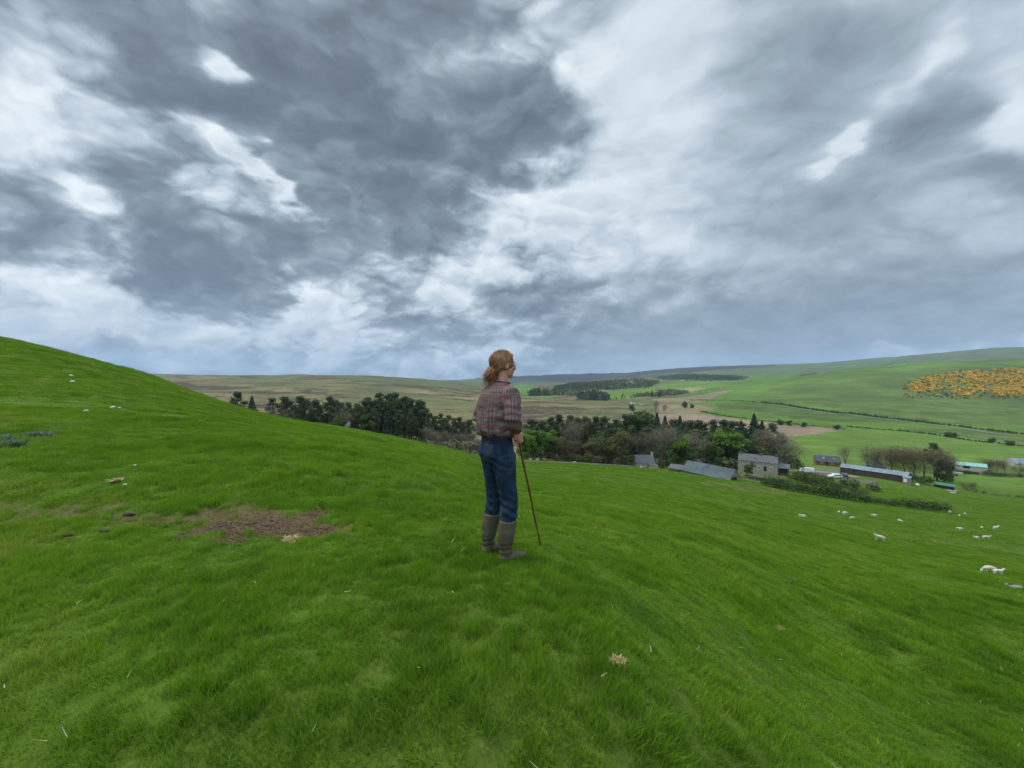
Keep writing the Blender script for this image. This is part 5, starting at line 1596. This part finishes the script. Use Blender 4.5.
bs.append(etube([(-.012, -.035, .90), (-.012, -.033, 1.05), (-.010, -.02, 1.2), (-.008, -.015, 1.34), (-.006, -.01, 1.45), (-.005, .0, 1.52), (-.005, .012, 1.58), (-.005, .02, 1.64)],
    [(.115, .085), (.125, .09), (.155, .11), (.165, .11), (.130, .085), (.062, .060), (.055, .058), (.055, .060)]))
for S, Eb, W in ((SHO_R, ELB_R, WRI_R), (SHO_L, ELB_L, WRI_L)):
    S, Eb, W = Vector(S), Vector(Eb), Vector(W)
    bs.append(etube([S*.75+Vector((0, 0, .36)), S, (S+Eb)/2, Eb, (Eb*.6+W*.4), W], [.05, .055, .045, .040, .040, .027]))
for i in range(2):
    h_, k_, a_ = Vector(HIP[i]), Vector(KNEE[i]), Vector(ANK[i])
    bs.append(etube([h_+Vector((0, 0, .03)), (h_+k_)/2, k_, (k_*.6+a_*.4), a_], [.052, .056, .046, .044, .034]))
    bs.append(etube([a_+Vector((0, -.04, -.05)), a_+Vector((0, .06, -.055)), a_+Vector((0, .15, -.06))], [.035, .038, .028]))
bs += hand_shapes(WRI_R, HAND_R, AX, Vector((.6, -.8, 0)).normalized())
CL = Vector((-.165, .150, .995)); bs += hand_shapes(WRI_L, CL, Vector((-.2, .25, 1)).normalized(), Vector((-.9, .1, 0)), False, -1)
# head with a face
bs.append(ell_part(hd(0, -.012, .028), (.074, .094, .094), HR))
bs.append(ell_part(hd(0, .020, -.040), (.058, .068, .074), HR))
bs.append(ell_part(hd(0, .062, -.088), (.028, .024, .022), HR))          # chin
bs.append(etube([hd(0, .078, .022), hd(0, .094, .0), hd(0, .101, -.020), hd(0, .088, -.034)], [.010, .012, .016, .014]))   # nose
bs.append(ell_part(hd(0, .078, -.052), (.024, .013, .007), HR)); bs.append(ell_part(hd(0, .076, -.064), (.021, .013, .008), HR))
for s in (-1, 1):
    bs.append(ell_part(hd(s*.030, .068, -.022), (.022, .018, .020), HR))  # cheeks
    bs.append(ell_part(hd(s*.030, .076, .032), (.024, .012, .009), HR))   # brow ridges
    bs.append(ell_part(hd(s*.079, -.004, -.006), (.010, .019, .031), HR @ Matrix.Rotation(s*-.3, 3, 'Z')))    # ears
body = fuse('body', bs, .0058, 2, .4)
mskin, g, b = new_mat('skin')
tcs = g.new('ShaderNodeTexCoord').outputs['Object']
g.put(b.inputs['Base Color'], g.ramp(g.noise(tcs, 22, 4, .6), [(.3, (.34, .15, .10)), (.7, (.46, .23, .16))]))
b.inputs['Roughness'].default_value = .55
b.inputs['Subsurface Weight'].default_value = .08
link('body', body, mskin, person)
M_EYE = mat('eye_white', (.7, .68, .65), .3, .05, 2); M_IRIS = mat('iris', (.05, .09, .12), .2)
for s in (-1, 1):
    V, Fs = ell_part(hd(s*.030, .072, .012), (.013, .011, .011)); e_ = MB().add(V, Fs).build('eye', M_EYE, person, True)
    V, Fs = ell_part(hd(s*.030, .0825, .012), (.0055, .002, .0055)); MB().add(V, Fs).build('iris', M_IRIS, e_, True)

# --- plaid shirt
sh = [etube([(-.012, -.03, 1.082), (-.012, -.03, 1.112), (-.012, -.028, 1.19), (-.010, -.022, 1.27), (-.008, -.016, 1.38), (-.006, -.014, 1.450), (-.005, -.006, 1.500), (-.005, .008, 1.532)],
      [(.192, .150), (.206, .166), (.210, .168), (.212, .164), (.208, .152), (.178, .122), (.105, .088), (.064, .066)], n=28)]
for S, Eb, W in ((SHO_R, ELB_R, WRI_R), (SHO_L, ELB_L, WRI_L)):
    S, Eb, W = Vector(S), Vector(Eb), Vector(W)
    sh.append(etube([S*.6+Vector((0, 0, .580)), S+Vector((0, 0, -.005)), S*.5+Eb*.5, Eb+Vector((.004*np.sign(S.x), -.004, .01)), Eb*.55+W*.45, W*.88+Eb*.12, W], [.060, .070, .069, .066, .061, .049, .040]))
shirt = fuse('shirt', sh, .0085, 5, .5)
co, no = coords(shirt)
# cloth coordinates: along and around the nearest limb
def seg_par(P, A, B):
    A, B = np.array(A), np.array(B); d = B-A; t = np.clip(((P-A)@d)/(d@d), 0, 1)
    q = A+t[:, None]*d; return np.linalg.norm(P-q, axis=1), t, np.linalg.norm(d)
dist = []; us = []; vs = []
dT, tT, lT = seg_par(co, (-.01, -.02, 1.0), (-.005, -.005, 1.45))
ang = np.arctan2(co[:, 0]+.01, -(co[:, 1]+.02))            # 0 at the middle of the back, seam in front
dist.append(dT-.105); us.append(ang*.185); vs.append(co[:, 2])
for sg, (S, Eb, W) in ((1, (SHO_R, ELB_R, WRI_R)), (-1, (SHO_L, ELB_L, WRI_L))):
    d1, t1, l1 = seg_par(co, S, Eb); d2, t2, l2 = seg_par(co, Eb, W)
    up = d1 < d2
    al = np.where(up, t1*l1, l1+t2*l2)
    C0 = np.where(up[:, None], np.array(S)+t1[:, None]*(np.array(Eb)-np.array(S)), np.array(Eb)+t2[:, None]*(np.array(W)-np.array(Eb)))
    a = np.arctan2(co[:, 0]-C0[:, 0], -(co[:, 1]-C0[:, 1]))
    dist.append(np.minimum(d1, d2)-.030); us.append(a*.068+3*sg); vs.append(1.45-al)
k_ = np.argmin(np.array(dist), 0)
U = np.choose(k_, us); Vv = np.choose(k_, vs)
# creases: gathers down the back below the yoke, folds at elbows and hem
back = (k_ == 0)*sstep(-co[:, 1], -.02, .08)
pleat = .0055*np.cos(U*62+2*fbm(co[:, 2]*5, co[:, 0]*3, 2, 5))*sstep(1.44-co[:, 2], 0, .10)
fold = .011*fbm(co[:, 0]*9+co[:, 2]*7, co[:, 1]*9-co[:, 2]*16, 3, 8)
elb = np.exp(-((np.linalg.norm(co-np.array(ELB_R), axis=1))/.11)**2)+np.exp(-((np.linalg.norm(co-np.array(ELB_L), axis=1))/.11)**2)
fold2 = .006*np.sin(co[:, 2]*105+co[:, 1]*30+3*fbm(co[:, 0]*12, co[:, 1]*12, 2, 9))*np.clip(elb, 0, 1)
blous = .008*sstep(1.17-co[:, 2], 0, .05)*(k_ == 0)*np.cos(U*45+co[:, 2]*20)
co2 = co+no*(pleat*back+fold+fold2+blous)[:, None]
set_co(shirt, co2)
at = shirt.attributes.new('cloth', 'FLOAT_VECTOR', 'POINT')
at.data.foreach_set('vector', np.stack([U, Vv, 0*U], 1).astype(np.float32).ravel())
mp, g, b = new_mat('plaid_cloth')
a_ = g.new('ShaderNodeAttribute'); a_.attribute_name = 'cloth'
sp = g.new('ShaderNodeSeparateXYZ'); g.put(sp.inputs[0], a_.outputs['Vector'])
Ux, Vx = E(g, sp.outputs[0]), E(g, sp.outputs[1])
def stripe(c, period, off, width, soft=.25):
    f = g.m('FRACT', (c+off)/period+100.0)
    dd = g.m('ABSOLUTE', f-.5)*period
    return g.smooth(dd, width, width*soft)
n_ = g.noise(a_.outputs['Vector'], 26, 4, .6)
base = g.ramp(n_, [(.3, (.075, .060, .058)), (.7, (.130, .105, .100))])
c1 = g.mix(stripe(Ux, .030, .004, .0065)*.38, base, (.30, .235, .23))            # fine pale upright lines
c1 = g.mix(stripe(Vx, .030, .010, .0045)*.30, c1, (.060, .050, .050))
c1 = g.mix(stripe(Ux, .060, .0, .0070)*.50, c1, (.22, .055, .062))
c1 = g.mix(stripe(Vx, .082, .02, .0115)*.50, c1, (.20, .036, .042))              # red cross bands
c1 = g.mix(stripe(Vx, .082, .038, .0060)*.55, c1, (.035, .030, .035))
c1 = g.mix(stripe(Vx, .082, .0, .0040)*.22, c1, (.32, .25, .25))
g.put(b.inputs['Base Color'], c1); b.inputs['Roughness'].default_value = .9; b.inputs['Specular IOR Level'].default_value = .15
link('shirt', shirt, mp, person)
M_SHIRT2 = mat('plaid_collar', (.26, .12, .12), .9, .4, 30)
col_ = fuse('collar', [etube([(-.005+.066*math.cos(a), .006+.062*math.sin(a), 1.533-.012*math.sin(a)) for a in np.linspace(-math.pi*1.35, math.pi*.35, 22)], [(.009, .024)]*22, (0, 0, 0.001+1), 10)], .006, 2)
link('collar', col_, M_SHIRT2, person)
for S, W in ((ELB_R, WRI_R), (ELB_L, WRI_L)):
    S, W = Vector(S), Vector(W)
    link('cuff', fuse('cuff', [etube([W*.93+S*.07, W*1.04-S*.04], [.043, .041])], .006, 2), M_SHIRT2, person)

# --- jeans
js = [etube([(-.012, -.032, .86), (-.012, -.036, .93), (-.012, -.034, 1.0), (-.012, -.032, 1.125)], [(.165, .125), (.172, .135), (.162, .125), (.150, .115)], n=26)]
js.append(ell_part((-.095, -.085, .935), (.085, .075, .095))); js.append(ell_part((.070, -.085, .935), (.085, .075, .095)))
for i in range(2):
    h_, k1, a1 = Vector(HIP[i]), Vector(KNEE[i]), Vector(ANK[i])
    js.append(etube([h_+Vector((0, .005, -.02)), h_*.72+k1*.28, h_*.35+k1*.65, k1, k1*.62+a1*.38, k1*.45+a1*.55], [(.094, .108), (.089, .098), (.076, .082), (.069, .073), (.064, .068), (.050, .052)]))
jeans = fuse('jeans', js, .008, 4, .5)
co, no = coords(jeans)
kn = np.exp(-((co[:, 2]-.44)/.13)**2)
w1 = .0065*np.sin(co[:, 2]*85+4*fbm(co[:, 0]*14, co[:, 1]*14, 2, 15)+co[:, 0]*30)*kn
w2 = .007*fbm(co[:, 0]*11+co[:, 2]*5, co[:, 2]*14+co[:, 1]*8, 3, 16)
w3 = .004*np.sin(co[:, 2]*70+co[:, 0]*60)*np.exp(-((co[:, 2]-.83)/.06)**2)
set_co(jeans, co+no*(w1+w2+w3)[:, None])
mj, g, b = new_mat('denim')
tcj = g.new('ShaderNodeTexCoord').outputs['Object']
spj = g.new('ShaderNodeSeparateXYZ'); g.put(spj.inputs[0], tcj)
nz = g.noise(tcj, 13, 5, .65)
den = g.ramp(nz, [(.32, (.008, .017, .033)), (.52, (.013, .029, .056)), (.72, (.030, .054, .092))])
fade = g.smooth(g.noise(g.xyz(E(g, spj.outputs[0])*1.0, E(g, spj.outputs[1])*1.0, E(g, spj.outputs[2])*.4), 7, 3, .5), .52, .7)
g.put(b.inputs['Base Color'], g.mix(fade*.35, den, (.045, .072, .11)))
b.inputs['Roughness'].default_value = .88; b.inputs['Specular IOR Level'].default_value = .15
bj = g.new('ShaderNodeBump'); bj.inputs['Distance'].default_value = .002; g.put(bj.inputs['Height'], g.noise(tcj, 120, 3, .6)); mj.node_tree.links.new(bj.outputs[0], b.inputs['Normal'])
jo = link('jeans', jeans, mj, person)
from mathutils.bvhtree import BVHTree
BVJ = BVHTree.FromPolygons([tuple(v.co) for v in jeans.vertices], [tuple(p.vertices) for p in jeans.polygons])
MSEAM = mat('denim_pocket', (.014, .031, .062), .9, .3, 30)
for s, cx_ in ((-1, -.088), (1, .066)):
    V = []; Fs = []
    for i in range(7):
        for j in range(7):
            u, v = i/6-.5, j/6-.5
            p = Vector((cx_+u*.105, -.4, .950+v*.12-(.016*(1-abs(u)*2) if j == 0 else 0)))
            hitp = BVJ.ray_cast(p, Vector((0, 1, 0)))
            V.append(tuple(hitp[0]+hitp[1]*.0015) if hitp[0] else (p.x, -.13, p.z))
    for i in range(6):
        for j in range(6): a0 = i*7+j; Fs.append((a0, a0+7, a0+8, a0+1))
    pk = MB().add(V, Fs).build('pocket', MSEAM, jo, True)
    so = pk.modifiers.new('t', 'SOLIDIFY'); so.thickness = .003

# --- rubber boots
M_BOOT = mat('boot_rubber', (.105, .095, .062), .6, .35, 9, .002, 40, spec=.25, col2=(.048, .043, .028))
M_SOLE = mat('boot_sole', (.045, .042, .036), .8, .3, 20)
for i in range(2):
    a1, k1 = Vector(ANK[i]), Vector(KNEE[i])
    top = a1*.42+k1*.58; top.z = .345
    bshape = [etube([a1+Vector((0, -.004, -.02)), a1+Vector((0, -.008, .05)), a1*.8+k1*.2+Vector((0, -.012, 0)), a1*.6+k1*.4+Vector((0, -.01, 0)), top],
                    [(.044, .056), (.047, .053), (.058, .066), (.066, .073), (.067, .074)]),
              etube([a1+Vector((0, -.052, -.045)), a1+Vector((0, .0, -.040)), a1+Vector((0, .07, -.046)), a1+Vector((0, .145, -.058)), a1+Vector((0, .185, -.064))],
                    [(.039, .038), (.044, .046), (.045, .038), (.048, .029), (.036, .023)], (1, 0, 0))]
    bt = fuse('boot', bshape, .0065, 4, .5)
    co, no = coords(bt)
    w = .0035*np.sin(co[:, 2]*140+3*fbm(co[:, 0]*16, co[:, 1]*16, 2, 25+i))*np.exp(-((co[:, 2]-.13)/.05)**2)+.0035*fbm(co[:, 0]*18, co[:, 2]*18+co[:, 1]*9, 3, 27+i)
    set_co(bt, co+no*w[:, None])
    bo = link('boot', bt, M_BOOT, person)
    sl = fuse('sole', [etube([a1+Vector((0, -.065, -.080)), a1+Vector((0, -.01, -.080)), a1+Vector((0, .05, -.080)), a1+Vector((0, .14, -.082)), a1+Vector((0, .20, -.080))],
              [(.036, .012), (.042, .012), (.036, .010), (.050, .012), (.030, .010)], (1, 0, 0))], .006, 2)
    link('sole', sl, M_SOLE, bo)
    V, Fs = etube([top+Vector((0, 0, -.006)), top+Vector((0, 0, .004))], [(.0695, .0765), (.0695, .0765)])
    link('cuff_band', fuse('cuff_band', [(V, Fs)], .005, 1), M_BOOT, bo)

# --- hair drawn back into a low tail
mh, g, b = new_mat('ginger_hair')
geo = g.new('ShaderNodeNewGeometry'); tch = g.new('ShaderNodeTexCoord').outputs['Object']
g.put(b.inputs['Base Color'], g.mix(E(g, geo.outputs['Random Per Island'])*.5, g.ramp(g.noise(tch, 24, 4, .6), [(.32, (.075, .028, .012)), (.5, (.18, .072, .028)), (.70, (.42, .23, .10))]), (.40, .20, .085)))
b.inputs['Roughness'].default_value = .5; b.inputs['Specular IOR Level'].default_value = .35
TIE = Vector(hd(-.006, -.094, -.030))
hs = [ell_part(tuple(TIE+Vector((0, .012, -.012))), (.052, .040, .055)), ell_part(hd(0, -.020, .040), (.084, .104, .098), HR), ell_part(hd(0, -.055, -.002), (.074, .068, .075), HR),
      ell_part(hd(0, .045, .088), (.050, .036, .030), HR)]
p0 = TIE
tail = [p0, p0+Vector((-.008, -.010, -.03)), p0+Vector((-.014, -.006, -.078)), p0+Vector((-.012, .008, -.120)), p0+Vector((-.006, .014, -.145))]
hs.append(etube(tail, [(.052, .042), (.056, .044), (.054, .040), (.042, .032), (.020, .016)]))
hair = fuse('hair', hs, .006, 2, .4)
co, no = coords(hair)
dt = co-np.array(TIE)
an = np.arctan2(dt[:, 0], dt[:, 2])
grv = .0035*np.sin(an*34+5*fbm(co[:, 0]*22, co[:, 2]*22, 2, 33))+.006*fbm(co[:, 0]*30, co[:, 2]*30+co[:, 1]*22, 3, 34)
set_co(hair, co+no*grv[:, None])
ho = link('hair', hair, mh, person)
rh = np.random.default_rng(5); V = []; Q = []
def ribbon(pts, w):
    o_ = len(V)
    for i, p in enumerate(pts):
        t = (pts[min(i+1, len(pts)-1)]-pts[max(i-1, 0)]); t = t/(np.linalg.norm(t)+1e-9)
        sd = np.cross(t, p-np.array(HEADC)); sd = sd/(np.linalg.norm(sd)+1e-9)*w*(1-.7*i/len(pts))
        V.append(p-sd); V.append(p+sd)
    for i in range(len(pts)-1): Q.append([o_+2*i, o_+2*i+1, o_+2*i+3, o_+2*i+2])
cc = np.array(hd(0, -.020, .040)); HRn = np.array(HR)
for i in range(620):
    a = rh.uniform(0, 6.283); ca, sa = math.cos(a), math.sin(a)
    st = np.array([.086*ca, .088+(-.03 if abs(ca) > .6 else 0)*1.0, .090*max(-.25, sa)])*rh.uniform(.92, 1.04)
    st[1] *= rh.uniform(.0, 1.0)
    pts = []
    for t in np.linspace(0, 1, 7):
        q = st*(1-t)+np.array([0, -.100, -.072])*t
        n_ = q/np.array([.088, .108, .102]); l = np.linalg.norm(n_)+1e-6
        pr = q/l if t < .85 else q*(1-(t-.85)/.15)+(q/l)*(1-(t-.85)/.15)*0+q*((t-.85)/.15)
        pts.append(cc+HRn @ (pr*(1.03+.03*rh.uniform())))
    ribbon(pts, rh.uniform(.0008, .0022))
for i in range(700):
    a = rh.uniform(0, 6.283); q = rh.uniform(.6, 1.25); L = rh.uniform(.5, 1.25); ph = rh.uniform(0, 6)
    pts = []
    for t in np.linspace(0, 1, 9):
        c = np.array(TIE)+np.array([-.016*math.sin(t*2.2), -.016*math.sin(t*2.6), -.150*t*L])
        rr = .066*q*(math.sin(.6+t*1.5))*(1+.35*t*math.sin(ph*3))
        pts.append(c+np.array([rr*math.cos(a)+.008*math.sin(t*9+ph), rr*.78*math.sin(a)+.008*math.cos(t*10+ph), 0]))
    ribbon(pts, rh.uniform(.0008, .0022))
me = np_mesh('hair_strands', np.array(V), np.array(Q)); link('strands', me, mh, ho)

# --- glasses
M_WIRE = mat('wire_frame', (.30, .28, .25), .3, .1, 3, metal=.8)
gl = MB()
for s in (-1, 1):
    ring = [Vector(hd(s*.031+.021*math.cos(a), .094, .010+.016*math.sin(a))) for a in np.linspace(0, 2*math.pi, 17)]
    gl.tube(ring, [.0016]*17, 6)
    gl.tube([Vector(hd(s*.052, .092, .014)), Vector(hd(s*.078, .05, .016)), Vector(hd(s*.082, .0, .012)), Vector(hd(s*.081, -.012, -.006))], [.0018]*4, 6)
gl.tube([Vector(hd(-.010, .096, .014)), Vector(hd(0, .102, .017)), Vector(hd(.010, .096, .014))], [.0016]*3, 6)
gl.build('glasses', M_WIRE, person, True)

# --- the walking stick, a thing of its own
def to_world(v): return Vector((PX+WS*(v.x*math.cos(PSI)-v.y*math.sin(PSI)), PY+WS*(v.x*math.sin(PSI)+v.y*math.cos(PSI)), PZ+v.z*ZS))
M_STICK = mat('hazel_wood', (.16, .055, .030), .5, .35, 10, .002)
A, B = to_world(TIP), to_world(HAND_R+AX*.095)
st = empty('walking_stick', A); tag(st, 'slender reddish brown walking stick held in the right hand of the person', 'stick')
N_ = 12
pts = [(B-A)*(i/N_)+Vector((.0015*math.sin(i*1.3), .0015*math.cos(i*1.7), 0)) for i in range(N_+1)]
MB().tube(pts, [.0075+.003*i/N_+(.0012 if i % 3 == 0 else 0) for i in range(N_+1)], 10).build('shaft', M_STICK, st, True)
e = B-A; MB().tube([e, e+Vector((-.01, 0, .03)), e+Vector((-.04, -.02, .045)), e+Vector((-.07, -.035, .03))], [.011, .014, .014, .011], 10).build('handle', M_STICK, st, True)
MB().tube([Vector((0, 0, -.012)), (B-A)*.02], [.0095, .0095], 10).build('ferrule', M_DARK, st, True)
# ------------------------------------------------------------------ the air
def build_haze():
    S = 13500
    zlo, zhi = -140.0, 900.0
    V = [(sx*S, sy*S, z) for z in (zlo, zhi) for sx, sy in ((-1, -1), (1, -1), (1, 1), (-1, 1))]
    me = bpy.data.meshes.new('haze')
    me.from_pydata(V, [], [(3, 2, 1, 0), (4, 5, 6, 7), (0, 1, 5, 4), (1, 2, 6, 5), (2, 3, 7, 6), (3, 0, 4, 7)])
    m = bpy.data.materials.new('haze'); m.use_nodes = True
    nt = m.node_tree; nt.nodes.clear()
    o_ = nt.nodes.new('ShaderNodeOutputMaterial'); v = nt.nodes.new('ShaderNodeVolumePrincipled')
    v.inputs['Color'].default_value = (.48, .70, 1.0, 1)
    v.inputs['Density'].default_value = 5.8e-5
    nt.links.new(v.outputs[0], o_.inputs['Volume'])
    o = link('haze', me, m); tag(o, kind='stuff')
build_haze()
